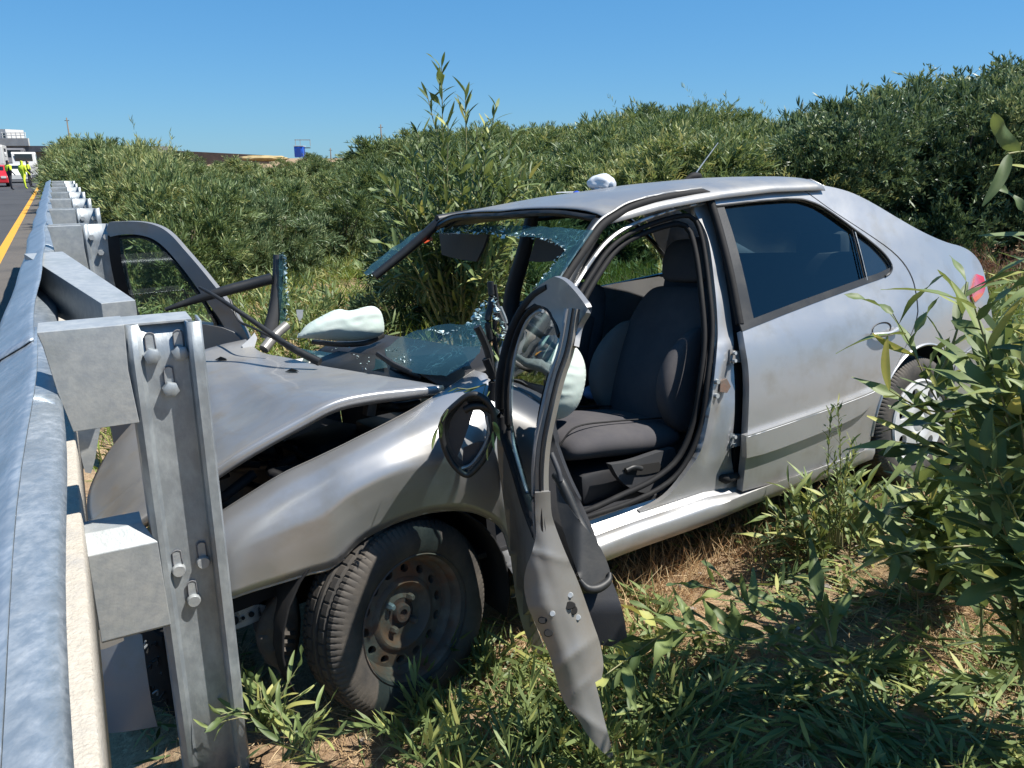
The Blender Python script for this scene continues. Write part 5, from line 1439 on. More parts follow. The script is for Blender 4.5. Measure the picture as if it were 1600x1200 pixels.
def where(u, row):
    if u < 130: p = 'beside the far end of the guardrail'
    elif u < 330: p = 'behind the open passenger door'
    elif u < 560: p = 'beyond the grass behind the bonnet'
    elif u < 700: p = 'left of the tall sapling'
    elif u < 900: p = 'right of the tall sapling'
    elif u < 1120: p = 'above the white roof bag'
    elif u < 1330: p = 'above the rear door window'
    else: p = 'behind the tail of the car'
    return p
def bush(u, Y, vtop, proto, wscale=1.0, row='front', label=None):
    X = (u - 800) / 1282.0 * Y
    gz = ground_z(X, Y)
    H = CAMZ + (246 - vtop) / 1282.0 * Y - gz
    H = max(0.7, H)
    base_h = 2.05
    sz = H / base_h
    desc = {0: 'olive green', 1: 'mid green', 2: 'dark green', 3: 'light green', 4: 'dense glossy dark green', 5: 'feathery yellow-green'}[proto]
    p = PROTO[proto] if proto < 4 else (DENSE if proto == 4 else FINE)
    name = 'acacia_bush'
    lab = label or f'{desc} bush {where(u, row)}, {row} row'
    if lab in LABS:
        LABS[lab] += 1
        k = LABS[lab]
        lab = lab + [', farther right', ', third from left', ', fourth from left', ', fifth from left', ''][min(k, 5) - 1]
    else: LABS[lab] = 0
    e = empty(name, (X, Y, gz - 0.03), lab, 'bush', f'{desc} {row} row bushes {where(u, row)}')
    e.rotation_euler = (rnd.uniform(-.06, .06), rnd.uniform(-.06, .06), rnd.uniform(0, 6.28))
    w = sz * wscale * rnd.uniform(0.9, 1.15)
    e.scale = (w, w, sz * rnd.uniform(0.95, 1.04))
    r_ = w * 1.65
    lat = X * RN.x + Y * RN.y
    if Y < 16:
        need = r_ + 0.10 - lat          # the scrub stops at the back of the barrier
        if need > 0: e.location.x += RN.x * need; e.location.y += RN.y * need * 0.3
    elif u < 400:
        need = 56 + r_ / Y * 1282 - u
        if need > 0: e.location.x += need / 1282 * Y
    c = bpy.data.objects.new('crown', p[0]); link(c, e)
    t = bpy.data.objects.new('trunk', p[1]); link(t, e)
    return e
R2 = random.Random(5)
def rows():
    for Y, dv, step, row, lo, hi in ((12.5, 72, 105, 'front', 335, 1300), (14.5, 46, 95, 'second', 300, 1330), (17.5, 26, 88, 'third', 240, 1350), (22, 12, 78, 'fourth', 110, 1500), (29, 5, 66, 'fifth', 150, 1750), (40, 1, 56, 'sixth', 150, 1850), (58, 2, 46, 'farthest', 112, 1200)):
        u = lo
        while u < hi:
            uu = u + R2.uniform(-25, 25)
            d = dv * R2.uniform(0.6, 1.25)
            if Y < 16 and uu > 950: d *= 0.75
            pr = R2.choice([0, 1, 1, 3, 0]) if not (920 < uu < 1330) else R2.choice([5, 0, 3, 1])
            if uu > 1330: pr = R2.choice([2, 4, 0, 1])
            if Y > 20: d += R2.uniform(-7, 10)
            if Y > 20 and 380 < uu < 560: d += 4
            bush(uu, Y * R2.uniform(0.96, 1.05), skyv(uu) + d, pr, R2.uniform(0.95, 1.25), row)
            u += step * R2.uniform(0.8, 1.15)
rows()
# bushes close behind the barrier, leaning over its far end
for i, (u, Y, vt, pr) in enumerate(sorted([(262, 8.6, 262, 1), (205, 9.6, 240, 0), (180, 11.5, 228, 3), (235, 11.8, 240, 1), (300, 10.6, 262, 0), (192, 14.5, 220, 5), (168, 18, 214, 3), (146, 23, 210, 0), (134, 28, 212, 3), (130, 33, 214, 1), (122, 38, 217, 0), (108, 47, 220, 1), (345, 9.8, 285, 2), (395, 11.0, 268, 1), (440, 10.5, 300, 2)])):
    bush(u, Y, vt, pr, 0.8 if Y < 12 else 0.85, 'barrier side')
# dark tall bushes behind the tail of the car
for i, (u, Y, vt, pr) in enumerate(sorted([(1310, 12.5, 185, 4), (1405, 12.2, 158, 4), (1490, 12.0, 150, 4), (1450, 14.0, 128, 2), (1545, 13.0, 112, 4), (1370, 14.5, 150, 2), (1600, 12.6, 105, 2), (1680, 12.0, 100, 4), (1760, 12, 95, 2), (1230, 12.8, 200, 0), (1160, 13.2, 205, 5)])):
    bush(u, Y, vt, pr, 0.85, 'tall')

# ---- hero plants: every leaf that shows large is an object of its own
def hero_leaf(name, seed, wr, wave, bend, m='leaf', n=9):
    rng = np.random.RandomState(seed)
    prof = [math.sin(math.pi * min(1, (i / n) ** 0.8 * 0.98 + 0.01)) ** 0.75 for i in range(n + 1)]
    bm = bmesh.new(); R = []
    tl = bm.verts.layers.float.new('tint')
    base = rng.uniform(0.2, 0.7)
    ph = rng.uniform(0, 6)
    for i in range(n + 1):
        t = i / n; w = wr * 0.5 * prof[i] + 0.004
        z = -bend * t * t; x = t
        y0 = 0.04 * math.sin(t * 3 + ph)
        row = []
        for k, s in enumerate((-1, -0.5, 0, 0.5, 1)):
            zz = z + w * (0.30 * abs(s)) + wave * wr * s * math.sin(t * 9 + ph) * 0.6 - (0.012 * wr if k == 2 else 0)
            v = bm.verts.new((x, y0 + w * s, zz)); v[tl] = base + 0.10 * (1 - abs(s)) + 0.06 * t
            row.append(v)
        R.append(row)
    for a, b in zip(R, R[1:]):
        for k in range(4): bm.faces.new((a[k], a[k + 1], b[k + 1], b[k]))
    me = bpy.data.meshes.new(name); bm.to_mesh(me); bm.free()
    me.polygons.foreach_set('use_smooth', [True] * len(me.polygons)); me.materials.append(M[m])
    return me
HL = [hero_leaf('leaf', 40 + k, wr, wave, bend) for k, (wr, wave, bend) in enumerate([(0.13, 0.1, 0.12), (0.16, 0.25, 0.22), (0.12, 0.0, 0.05), (0.20, 0.5, 0.15), (0.15, 0.2, 0.35), (0.11, 0.1, -0.08)])]
HW = [hero_leaf('leaf', 60 + k, wr, wave, bend) for k, (wr, wave, bend) in enumerate([(0.21, 0.42, 0.2), (0.24, 0.5, 0.3), (0.18, 0.35, 0.1)])]
def place_leaf(parent, me, p, d, n, length, widen=1.0):
    d = d.normalized(); y = n.cross(d)
    if y.length < 1e-3: y = Vector((1, 0, 0)).cross(d)
    y.normalize(); z = d.cross(y)
    o = bpy.data.objects.new('leaf', me)
    link(o, parent)
    T = Matrix(((d.x * length, y.x * length * widen, z.x * length, p.x), (d.y * length, y.y * length * widen, z.y * length, p.y), (d.z * length, y.z * length * widen, z.z * length, p.z), (0, 0, 0, 1)))
    o.matrix_basis = T
    return o
def hero_plant(name, base, stems, label, cat, leafL=0.12, gap=0.03, set_=None, seed=1, widen=1.0, start=0.12, spread=0.9, stem_r=0.005, cap=290, m_stem='stem', group=None, updir=0.25):
    """stems: lists of world points; leaves stand alternately along each"""
    rng = random.Random(seed); base = Vector(base)
    root = empty(name, base, label, cat, group)
    set_ = set_ or HL
    bm = bmesh.new(); spots = []
    for pts in stems:
        P = [Vector(p) - base for p in catmull(pts, 6)]
        L_ = sum((b - a).length for a, b in zip(P, P[1:]))
        Q = resample(P, max(4, int(L_ / 0.03)))
        add_tube(bm, Q, [stem_r * (1 - 0.75 * i / len(Q)) for i in range(len(Q))], 6)
        nl = max(3, int(L_ / gap)); R = resample(P, nl + 1); ang = rng.uniform(0, 6)
        for i in range(int(nl * start), nl + 1):
            d = (R[min(nl, i + 1)] - R[max(0, i - 1)]).normalized()
            ang += 2.4 + rng.uniform(-0.5, 0.5)
            a = d.orthogonal().normalized(); b = d.cross(a)
            side_ = a * math.cos(ang) + b * math.sin(ang)
            dd = (d * rng.uniform(0.5, 1.1) + side_ * spread * rng.uniform(0.6, 1.1) + Vector((0, 0, updir))).normalized()
            spots.append((R[i], dd, (side_ * -0.6 + Vector((rng.uniform(-.6, .6), rng.uniform(-.6, .6), 0.9))).normalized(), leafL * rng.uniform(0.6, 1.2) * (0.75 if i == nl else 1)))
    obj_bm('stem', bm, M[m_stem], root, True, 60)
    if len(spots) > cap:
        rng.shuffle(spots)
        spots.sort(key=lambda s: -s[3] / ((s[0] + base - CAM).length))
    for p, d, n, l in spots[:cap]: place_leaf(root, rng.choice(set_), p, d, n, l, widen)
    rest_ = spots[cap:]
    if rest_:
        A = lambda k: np.array([tuple(s[k]) for s in rest_])
        V, F, T = leaf_arrays(A(0), A(1), A(2), np.array([s[3] for s in rest_]), np.array([s[3] * 0.15 for s in rest_]), np.full(len(rest_), -0.15), np.clip(rs.normal(0.4, 0.15, len(rest_)), 0, 1), 5)
        o = np_mesh('foliage', V, F, M['leaf'], root, T); o['kind'] = 'stuff'
    return root
def W_(u, v, y):
    d = ray(u, v); return CAM + d * (y / d.y)
# tall sapling behind the windscreen
def sapling():
    bush(655, 7.6, 275, 2, 0.75, 'inner', 'dark leafy bush just left of the tall sapling behind the windscreen')
    bush(790, 7.8, 262, 1, 0.8, 'inner', 'green bush right of the tall sapling, close behind the car roof')
    Y = 6.3; rng = random.Random(3)
    X = (715 - 800) / 1282.0 * Y; b = Vector((X, Y, ground_z(X, Y) - 0.05)); stems = []
    tips = [(690, 105, 0), (727, 140, 0.1), (775, 168, -0.1), (800, 205, 0.2), (650, 200, 0.1), (640, 240, -0.2), (700, 190, -0.3), (745, 200, 0.3), (610, 270, 0), (820, 240, -0.2), (668, 150, 0.2), (760, 240, -0.4), (720, 250, -0.5), (600, 310, -0.3), (830, 270, 0.3)]
    for u, v, dy in tips:
        t = W_(u, v, Y + dy); mid = b.lerp(t, 0.5) + Vector((rng.uniform(-.1, .1), rng.uniform(-.1, .1), 0.15)); stems.append([b + Vector((rng.uniform(-.1, .1), rng.uniform(-.1, .1), 0)), mid, t])
    for k in range(80):
        u = rng.uniform(585, 840); v = rng.uniform(250, 480); dy = rng.uniform(-0.7, 0.5)
        t = W_(u, v, Y + dy); o = b.lerp(t, 0.35) + Vector((0, 0, rng.uniform(0.1, 0.5)))
        stems.append([o, o.lerp(t, 0.55) + Vector((0, 0, 0.12)), t])
    hero_plant('acacia_sapling', b, stems, 'tall leafy acacia sapling standing behind the broken windscreen, its tip high against the sky', 'sapling', 0.17, 0.026, None, 4, 1.35, 0.25, 0.9, 0.012)
sapling()
# foreground plants at the right edge
def right_plants():
    rng = random.Random(9)
    g = 'foreground acacia branches at the right'
    # A: long branch crossing in front of the rear wheel
    b = W_(1560, 900, 2.0); b.z = ground_z(b.x, b.y) - 0.03
    st = [[b, W_(1530, 800, 2.0), W_(1500, 690, 1.98), W_(1455, 610, 1.95), W_(1425, 545, 1.93), W_(1395, 490, 1.9)],
          [W_(1480, 660, 1.97), W_(1440, 640, 1.92), W_(1390, 610, 1.88)], [W_(1455, 610, 1.95), W_(1480, 560, 1.95), W_(1500, 500, 1.95), W_(1510, 440, 1.97)],
          [W_(1500, 690, 1.98), W_(1540, 640, 1.95), W_(1560, 560, 1.95), W_(1540, 480, 1.95)], [W_(1517, 723, 1.98), W_(1460, 700, 1.9), W_(1400, 690, 1.85)]]
    for k in range(7):
        t = W_(rng.uniform(1440, 1600), rng.uniform(560, 780), rng.uniform(1.85, 2.15)); o = W_(1540, 800, 2.0).lerp(t, 0.15); st.append([o, o.lerp(t, 0.5) + Vector((0.02, 0, 0.03)), t])
    hero_plant('acacia_branch', b, st, 'long pale-stemmed acacia branch crossing in front of the rear wheel', 'branch', 0.165, 0.036, None, 11, 1.25, 0.1, 0.75, 0.0045, group=g, updir=0.05)
    # B: mass against the right edge
    b = W_(1680, 1100, 1.65); b.z = ground_z(b.x, b.y) - 0.03; st = []
    for k in range(34):
        u = rng.uniform(1515, 1740); v = rng.uniform(360, 950); y = rng.uniform(1.42, 1.78)
        t = W_(u, v, y); o = b.lerp(t, 0.3) + Vector((rng.uniform(-.1, .1), 0, 0.05)); st.append([o, o.lerp(t, 0.5) + Vector((rng.uniform(-.06, .06), 0, 0.06)), t])
    hero_plant('acacia_shrub', b, st, 'leafy acacia shrub filling the right edge of the view', 'shrub', 0.15, 0.026, None, 12, 1.45, 0.2, 0.9, 0.005, updir=0.05)
    # C: shrub low between the rear wheel and the edge
    b = W_(1500, 1010, 2.4); b.z = ground_z(b.x, b.y) - 0.03; st = []
    for k in range(24):
        u = rng.uniform(1370, 1640); v = rng.uniform(730, 900); y = rng.uniform(2.0, 2.7)
        t = W_(u, v, y); o = Vector((b.x + (t.x - b.x) * 0.3, b.y + (t.y - b.y) * 0.3, b.z + 0.05)); st.append([o, o.lerp(t, 0.5) + Vector((0, 0, 0.06)), t])
    hero_plant('acacia_shrub', b, st, 'low acacia shrub hiding the ground beside the rear wheel', 'shrub', 0.15, 0.026, None, 13, 1.45, 0.15, 0.9, 0.005)
    b = W_(1330, 880, 2.75); b.z = ground_z(b.x, b.y) - 0.03; st = []
    for k in range(26):
        t = W_(rng.uniform(1195, 1440), rng.uniform(735, 850), rng.uniform(2.55, 2.95)); o = Vector((b.x + (t.x - b.x) * 0.6, b.y + (t.y - b.y) * 0.6, b.z + 0.04)); st.append([o, o.lerp(t, 0.5) + Vector((0, 0, 0.03)), t])
    hero_plant('acacia_shrub', b, st, 'knee-high leafy shrub growing along the sill ahead of the rear wheel', 'shrub', 0.13, 0.026, None, 53, 1.0, 0.0, 0.9, 0.004)
    # D: top right, close overhead
    b = W_(1700, 900, 1.4); b.z = ground_z(b.x, b.y); st = [[b, W_(1680, 500, 1.4), W_(1620, 260, 1.35), W_(1575, 240, 1.3)], [W_(1680, 500, 1.4), W_(1630, 380, 1.35), W_(1600, 330, 1.3)], [W_(1680, 600, 1.4), W_(1640, 470, 1.35), W_(1600, 400, 1.32)], [W_(1690, 650, 1.4), W_(1640, 620, 1.35), W_(1590, 560, 1.3)]]
    hero_plant('acacia_branch', b, st, 'near acacia branch reaching in at the upper right edge', 'branch', 0.115, 0.04, None, 14, 1.2, 0.3, 0.9, 0.005, group=g, updir=0.0)
    # E: arching bare stem with upright leaves
    b = W_(1640, 900, 1.9); b.z = ground_z(b.x, b.y)
    st = [[W_(1600, 850, 1.9), W_(1530, 852, 1.88), W_(1470, 856, 1.87), W_(1410, 862, 1.86), W_(1366, 872, 1.86)]]
    hero_plant('acacia_branch', W_(1600, 850, 1.9), st, 'thin arching acacia branch with upright leaves above the straw', 'branch', 0.17, 0.034, None, 15, 1.2, 0.0, 0.8, 0.004, group=g, updir=0.5)
    # F: cut branch with broad wavy leaves lying before the door
    b = W_(1320, 960, 1.86)
    st = [[W_(1330, 955, 1.86), W_(1275, 965, 1.84), W_(1220, 985, 1.82), W_(1160, 1000, 1.8), W_(1100, 985, 1.8), W_(1040, 990, 1.78), W_(980, 1030, 1.74), W_(945, 1055, 1.7)]]
    hero_plant('cut_branch', b, st, 'cut acacia branch with broad wavy leaves lying in front of the sill', 'branch', 0.145, 0.019, HW, 16, 0.95, 0.0, 0.9, 0.005, group='cut branches on the ground', updir=0.5)
    st = [[W_(1180, 960, 1.85), W_(1150, 930, 1.88), W_(1090, 915, 1.9)]]
    hero_plant('cut_branch', W_(1180, 960, 1.85), st, 'short leafy acacia tip lying on the straw nearest the sill', 'branch', 0.13, 0.026, HW, 37, 0.9, 0.0, 0.8, 0.004, group='cut branches on the ground', updir=0.4)
    st = [[W_(1300, 1010, 1.75), W_(1290, 960, 1.78), W_(1275, 930, 1.8)]]
    hero_plant('cut_branch', W_(1300, 1010, 1.75), st, 'short upright broad-leaved acacia tip standing in the straw before the sill', 'branch', 0.15, 0.03, HW, 17, 0.9, 0.0, 0.7, 0.004, group='cut branches on the ground', updir=0.6)
    # G: upright feathery weed
    b = W_(1300, 850, 2.55); st = []
    for k in range(9):
        t = W_(1315 + rng.uniform(-22, 30), rng.uniform(625, 760), 2.55 + rng.uniform(-.08, .08)); st.append([b + Vector((rng.uniform(-.03, .03), rng.uniform(-.03, .03), 0)), b.lerp(t, 0.6) + Vector((rng.uniform(-.02, .02), 0, 0)), t])
    hero_plant('weed', b, st, 'upright feathery green weed in front of the rear door', 'weed', 0.045, 0.010, None, 18, 1.0, 0.15, 0.8, 0.003, updir=0.35)
    # H: tuft beside the post and the wheel
    for (u, v, y, n, lab) in ((430, 1135, 1.75, 16, 'tuft of fresh acacia leaves between the post and the front wheel'), (470, 1180, 1.6, 8, 'small sprig of leaves at the lower edge below the front wheel')):
        b = W_(u, v, y); st = []
        for k in range(n):
            t = b + Vector((rng.uniform(-.16, .10), rng.uniform(-.08, .08), rng.uniform(0.02, 0.16))); st.append([b + Vector((rng.uniform(-.05, .05), 0, -0.02)), b.lerp(t, 0.5) + Vector((0, 0, 0.03)), t])
        hero_plant('leaf_tuft', b, st, lab, 'plant', 0.09, 0.045, None, 19 + n, 1.1, 0.0, 0.7, 0.002, updir=0.2)
    # I: sprigs caught in the wreck
    st = [[W_(700, 640, 1.9), W_(688, 655, 1.9), W_(682, 680, 1.9)], [W_(770, 660, 1.9), W_(770, 680, 1.9), W_(762, 700, 1.9)], [W_(760, 600, 1.95), W_(735, 608, 1.95), W_(715, 606, 1.95)]]
    hero_plant('leaf_sprig', W_(700, 640, 1.9), st, 'wilted sprigs of leaves caught on the hanging door mirror', 'sprig', 0.05, 0.018, None, 40, 1.2, 0.0, 0.6, 0.002, updir=-0.6)
    st = [[W_(768, 500, 2.3), W_(772, 540, 2.3), W_(778, 585, 2.28)], [W_(785, 520, 2.3), W_(776, 560, 2.3), W_(770, 600, 2.28)]]
    hero_plant('leaf_sprig', W_(768, 500, 2.3), st, 'sprig of leaves jammed in the torn windscreen pillar', 'sprig', 0.06, 0.022, None, 41, 1.2, 0.0, 0.3, 0.002, updir=-0.5)
right_plants()

# ---- ground cover
def visible_ground(n, rng, xr, yr, dens=None):
    P = []
    while len(P) < n:
        x = rng.uniform(*xr, size=4000); y = rng.uniform(*yr, size=4000)
        lat = x * RN.x + y * RN.y
        ok = lat > 0.0
        if dens is not None: ok &= rng.rand(4000) < dens(x, y)
        for a, b in zip(x[ok], y[ok]): P.append((a, b))
    P = P[:n]
    return np.array([(a, b, ground_z(a, b)) for a, b in P])
def nz(x, y, f, s): return np.array([noise.noise(Vector((a * f, b * f, s))) for a, b in zip(x, y)])
def incar(x, y):
    # inside the car's footprint
    px = (x - CM[0][3]) * CM[0][0] + (y - CM[1][3]) * CM[1][0]; py = (x - CM[0][3]) * CM[0][1] + (y - CM[1][3]) * CM[1][1]
    return (px > -0.3) & (px < 3.2) & (np.abs(py) < 0.55)
def cover():
    rng = np.random.RandomState(77)
    # straw: thin pale stalks lying about
    d = lambda x, y: np.clip(0.55 + 1.3 * nz(x, y, 1.6, 5), 0.06, 1) * (~incar(x, y))
    P = visible_ground(60000, rng, (-1.4, 3.4), (0.8, 4.6), d); K = len(P)
    D = unit(np.stack([rng.normal(size=K), rng.normal(size=K), np.abs(rng.normal(0, 0.22, K)) + 0.03], 1))
    V, F, T = leaf_arrays(P + np.array([0, 0, 0.004]), D, unit(rng.normal(size=(K, 3)) + [0, 0, 1]), rng.uniform(0.03, 0.13, K), rng.uniform(0.0012, 0.0032, K), rng.uniform(-0.3, 0.5, K), np.clip(rng.normal(0.5, 0.25, K), 0, 1), 2)
    tag(np_mesh('straw', V, F, M['straw'], None, T), 'pale dry straw lying over the sandy ground round the car', 'straw', kind='stuff')
    # upright dry grass along the sill
    K = 1500; base = []
    for k in range(K):
        s = rng.uniform(0.7, 2.2); y = 0.74 + rng.uniform(-0.15, 0.16)
        w = CM @ L(s, y, 0); base.append((w.x, w.y, ground_z(w.x, w.y)))
    P = np.array(base); D = unit(np.stack([rng.normal(0, 0.6, K), rng.normal(0, 0.6, K), np.full(K, 1.0)], 1))
    V, F, T = leaf_arrays(P, D, unit(rng.normal(size=(K, 3))), rng.uniform(0.06, 0.20, K), rng.uniform(0.0015, 0.0035, K), rng.uniform(-0.4, 0.4, K), np.clip(rng.normal(0.5, 0.25, K), 0, 1), 3)
    tag(np_mesh('dry_grass', V, F, M['straw'], None, T), 'fine dry grass standing under the car sill', 'dry grass', kind='stuff')
    # fallen and cut acacia leaves, thick towards the lower right
    def d2(x, y):
        a = np.clip((x - 0.15) / 0.5, 0, 1) * np.clip((2.05 - y + 0.25 * (x - 0.6)) / 0.35, 0, 1)
        b = np.clip((x - 1.2) / 0.5, 0, 1) * 0.55
        c = np.clip(0.40 + 1.5 * nz(x, y, 2.4, 9), 0, 1) * 0.55
        return np.clip(a * (0.55 + 1.2 * nz(x, y, 2.0, 2)) + b * (0.5 + nz(x, y, 1.5, 4)) + c, 0.02, 1) * (~incar(x, y))
    P = visible_ground(19000, rng, (-1.3, 3.2), (0.8, 4.6), d2); K = len(P)
    P[:, 2] += rng.uniform(0.004, 0.05, K) * (rng.rand(K) < 0.6)
    D = unit(np.stack([rng.normal(size=K), rng.normal(size=K), rng.normal(0.05, 0.16, K)], 1))
    V, F, T = leaf_arrays(P, D, unit(rng.normal(0, 0.45, size=(K, 3)) + [0, 0, 1]), rng.uniform(0.05, 0.13, K), rng.uniform(0.006, 0.014, K), rng.uniform(-0.3, 0.2, K), np.clip(rng.normal(0.58, 0.24, K), 0, 1), 3)
    tag(np_mesh('fallen_leaves', V, F, M['leaf'], None, T), 'green cut acacia leaves strewn over the straw before the car', 'leaf litter', kind='stuff')
    # leafy cut shoots heaped on the ground
    P = visible_ground(330, rng, (0.1, 2.9), (0.9, 3.0), lambda x, y: np.clip(d2(x, y) * 1.4 - 0.2, 0.01, 1)); K = len(P)
    D = unit(np.stack([rng.normal(size=K), rng.normal(size=K), np.abs(rng.normal(0.05, 0.12, K))], 1)); P[:, 2] += 0.03
    V, F, T = shoots(P, D, rng.uniform(0.18, 0.40, K), 20, 0.095, 0.0125, rng, 0.55, 0.55, 3)
    tag(np_mesh('cut_foliage', V, F, M['leaf'], None, T), 'heaped cut acacia shoots on the ground at the lower right', 'cut foliage', kind='stuff')
    # shade-side grass between the wheel and the door
    P = visible_ground(200, rng, (-0.3, 0.5), (1.5, 2.2), None); K = len(P)
    D = unit(np.stack([rng.normal(0, 0.8, K), rng.normal(0, 0.8, K), np.full(K, 0.6)], 1))
    V, F, T = shoots(P, D, rng.uniform(0.12, 0.26, K), 14, 0.09, 0.009, rng, 0.7, 0.35, 3)
    tag(np_mesh('ground_foliage', V, F, M['leaf'], None, T), 'tangle of narrow leaves in the shade between the wheel and the door', 'foliage', kind='stuff')
    # green grass behind the car
    d3 = lambda x, y: np.clip(0.55 + 1.5 * nz(x, y, 0.8, 8), 0.03, 1)
    P = visible_ground(70000, rng, (-6.5, 6.0), (3.6, 13.5), d3); K = len(P)
    D = unit(np.stack([rng.normal(0, 0.55, K), rng.normal(0, 0.55, K), np.full(K, 1.0)], 1))
    V, F, T = leaf_arrays(P, D, unit(rng.normal(size=(K, 3))), rng.uniform(0.08, 0.26, K), rng.uniform(0.006, 0.014, K), rng.uniform(-0.5, 0.5, K), np.clip(rng.normal(0.45, 0.25, K), 0, 1), 3)
    tag(np_mesh('grass', V, F, M['grass'], None, T), 'rough green grass growing between the car and the scrub', 'grass', kind='stuff')
    # low leafy growth there
    P = visible_ground(1700, rng, (-6.0, 6.5), (4.2, 13.0), lambda x, y: np.clip(0.4 + 1.6 * nz(x, y, 0.6, 21), 0.02, 1)); K = len(P)
    D = unit(np.stack([rng.normal(0, 0.8, K), rng.normal(0, 0.8, K), np.full(K, 0.8)], 1))
    V, F, T = shoots(P, D, rng.uniform(0.25, 0.65, K), 16, 0.14, 0.019, rng, 0.8, 0.45, 3)
    tag(np_mesh('undergrowth', V, F, M['leaf_far'], None, T), 'low leafy undergrowth between the car and the bushes', 'undergrowth', kind='stuff')
    # brown dried weeds behind the tail
    X0, Y0 = 5.6, 9.6; K = 5200
    P = np.stack([rng.normal(5.9, 1.0, K), rng.normal(9.6, 1.0, K), np.zeros(K)], 1); P[:, 2] = [ground_z(a, b) for a, b in P[:, :2]]
    D = unit(np.stack([rng.normal(0, 0.5, K), rng.normal(0, 0.5, K), np.full(K, 1.0)], 1))
    V, F, T = shoots(P[:500], D[:500], rng.uniform(0.4, 0.95, 500), 26, 0.06, 0.006, rng, 0.8, 0.45, 2)
    tag(np_mesh('brown_weeds', V, F, M['brown_weed'], None, T), 'patch of dried reddish brown weeds behind the tail of the car', 'weeds', kind='stuff')
    # small stones
    bm = bmesh.new()
    for k in range(420):
        x = rng.uniform(-1.2, 3.0); y = rng.uniform(0.9, 4.0)
        if x * RN.x + y * RN.y < 0.05: continue
        r = rng.uniform(0.004, 0.016); q = bmesh.ops.create_icosphere(bm, subdivisions=1, radius=r)['verts']
        sc3 = Vector((rng.uniform(.8, 1.4), rng.uniform(.7, 1.2), rng.uniform(.4, .8)))
        for v in q: v.co = Vector((v.co.x * sc3.x + x, v.co.y * sc3.y + y, v.co.z * sc3.z + ground_z(x, y) + r * 0.2)) + Vector((rng.uniform(-1, 1), rng.uniform(-1, 1), 0)) * r * 0.15
    tag(obj_bm('gravel', bm, mat('stone', (0.34, 0.30, 0.26), 0.9, c2=(0.22, 0.19, 0.16), scale=60), None, False), 'small pale stones scattered over the verge', 'gravel', kind='stuff')
cover()

# ------------------------------------------------------------------ the far road scene
def person(u, v_feet, Y, h, label, top, bottom, head, pose=0, turn=0.0):
    X = (u - 800) / 1282.0 * Y
    z = -0.2 - 0.003 * Y
    k = h / 1.75
    root = empty('person', (X, Y, z), label, 'person'); root.rotation_euler.z = turn
    def skin(name, pts, edges, radii, m):
        me = bpy.data.meshes.new(name); me.from_pydata([tuple(Vector(p) * k) for p in pts], edges, []); me.materials.append(m)
        o = bpy.data.objects.new(name, me); link(o, root)
        md = o.modifiers.new('skin', 'SKIN'); md.use_smooth_shade = True
        for i, r in enumerate(radii): me.skin_vertices[0].data[i].radius = (r * k, r * k)
        me.skin_vertices[0].data[0].use_root = True
        sb = o.modifiers.new('sub', 'SUBSURF'); sb.levels = 1; sb.render_levels = 1
        return o
    st = 0.14 if pose else 0.06
    pts = [(0, 0, .95), (0, 0, 1.15), (0, 0, 1.42), (0, 0, 1.52), (0, 0.01, 1.63), (0, 0, 1.72),
           (-.10, 0, .90), (-.12, st, .50), (-.12, st * 0.6, .08), (-.12, st * .6 - .12, .04), (.10, 0, .90), (.12, -st, .50), (.12, -st, .08), (.12, -st - .12, .04),
           (-.20, 0, 1.40), (-.26, .02, 1.12), (-.24, -.10 - st, .92), (-.24, -.14 - st, .84), (.20, 0, 1.40), (.27, .02, 1.12), (.25, -.08, .90), (.25, -.1, .82)]
    ed = [(0, 1), (1, 2), (2, 3), (3, 4), (4, 5), (0, 6), (6, 7), (7, 8), (8, 9), (0, 10), (10, 11), (11, 12), (12, 13), (2, 14), (14, 15), (15, 16), (16, 17), (2, 18), (18, 19), (19, 20), (20, 21)]
    ra = [.15, .15, .16, .055, .095, .085, .10, .065, .045, .04, .10, .065, .045, .04, .065, .045, .035, .035, .065, .045, .035, .035]
    me_m = bottom
    skin('body', pts, ed, ra, me_m)
    if top is not None:
        p2 = [(0, 0, 1.02), (0, 0, 1.18), (0, 0, 1.43), (-.19, 0, 1.41), (-.265, .02, 1.12), (.19, 0, 1.41), (.275, .02, 1.12)]
        skin('jacket', p2, [(0, 1), (1, 2), (2, 3), (3, 4), (2, 5), (5, 6)], [.175, .18, .18, .085, .06, .085, .06], top)
    p3 = [(0, 0.0, 1.56), (0, 0.01, 1.64), (0, 0.01, 1.71)]
    hd = skin('face', [(0, -0.02, 1.55), (0, -0.025, 1.63), (0, -0.02, 1.68)], [(0, 1), (1, 2)], [.06, .09, .075], M['skin'])
    skin('helmet' if head != 'hair' else 'hair', [(0, 0.01, 1.64), (0, 0.02, 1.71)], [(0, 1)], [.10, .085], M['dark_cloth'] if head in ('hair', 'dark') else M['hivis'])
person(10, 291, 49, 1.78, 'person in a yellow vest and dark trousers standing at the left on the far road', M['hivis'], M['dark_cloth'], 'dark', 0, 2.6)
person(32, 288, 51, 1.74, 'person in full yellow hi-vis suit stepping forward on the far road', M['hivis'], M['hivis'], 'dark', 1, 2.9)
person(41, 286, 54, 1.76, 'person in a yellow jacket and dark trousers standing nearest the bushes', M['hivis'], M['dark_cloth'], 'hair', 0, 2.2)
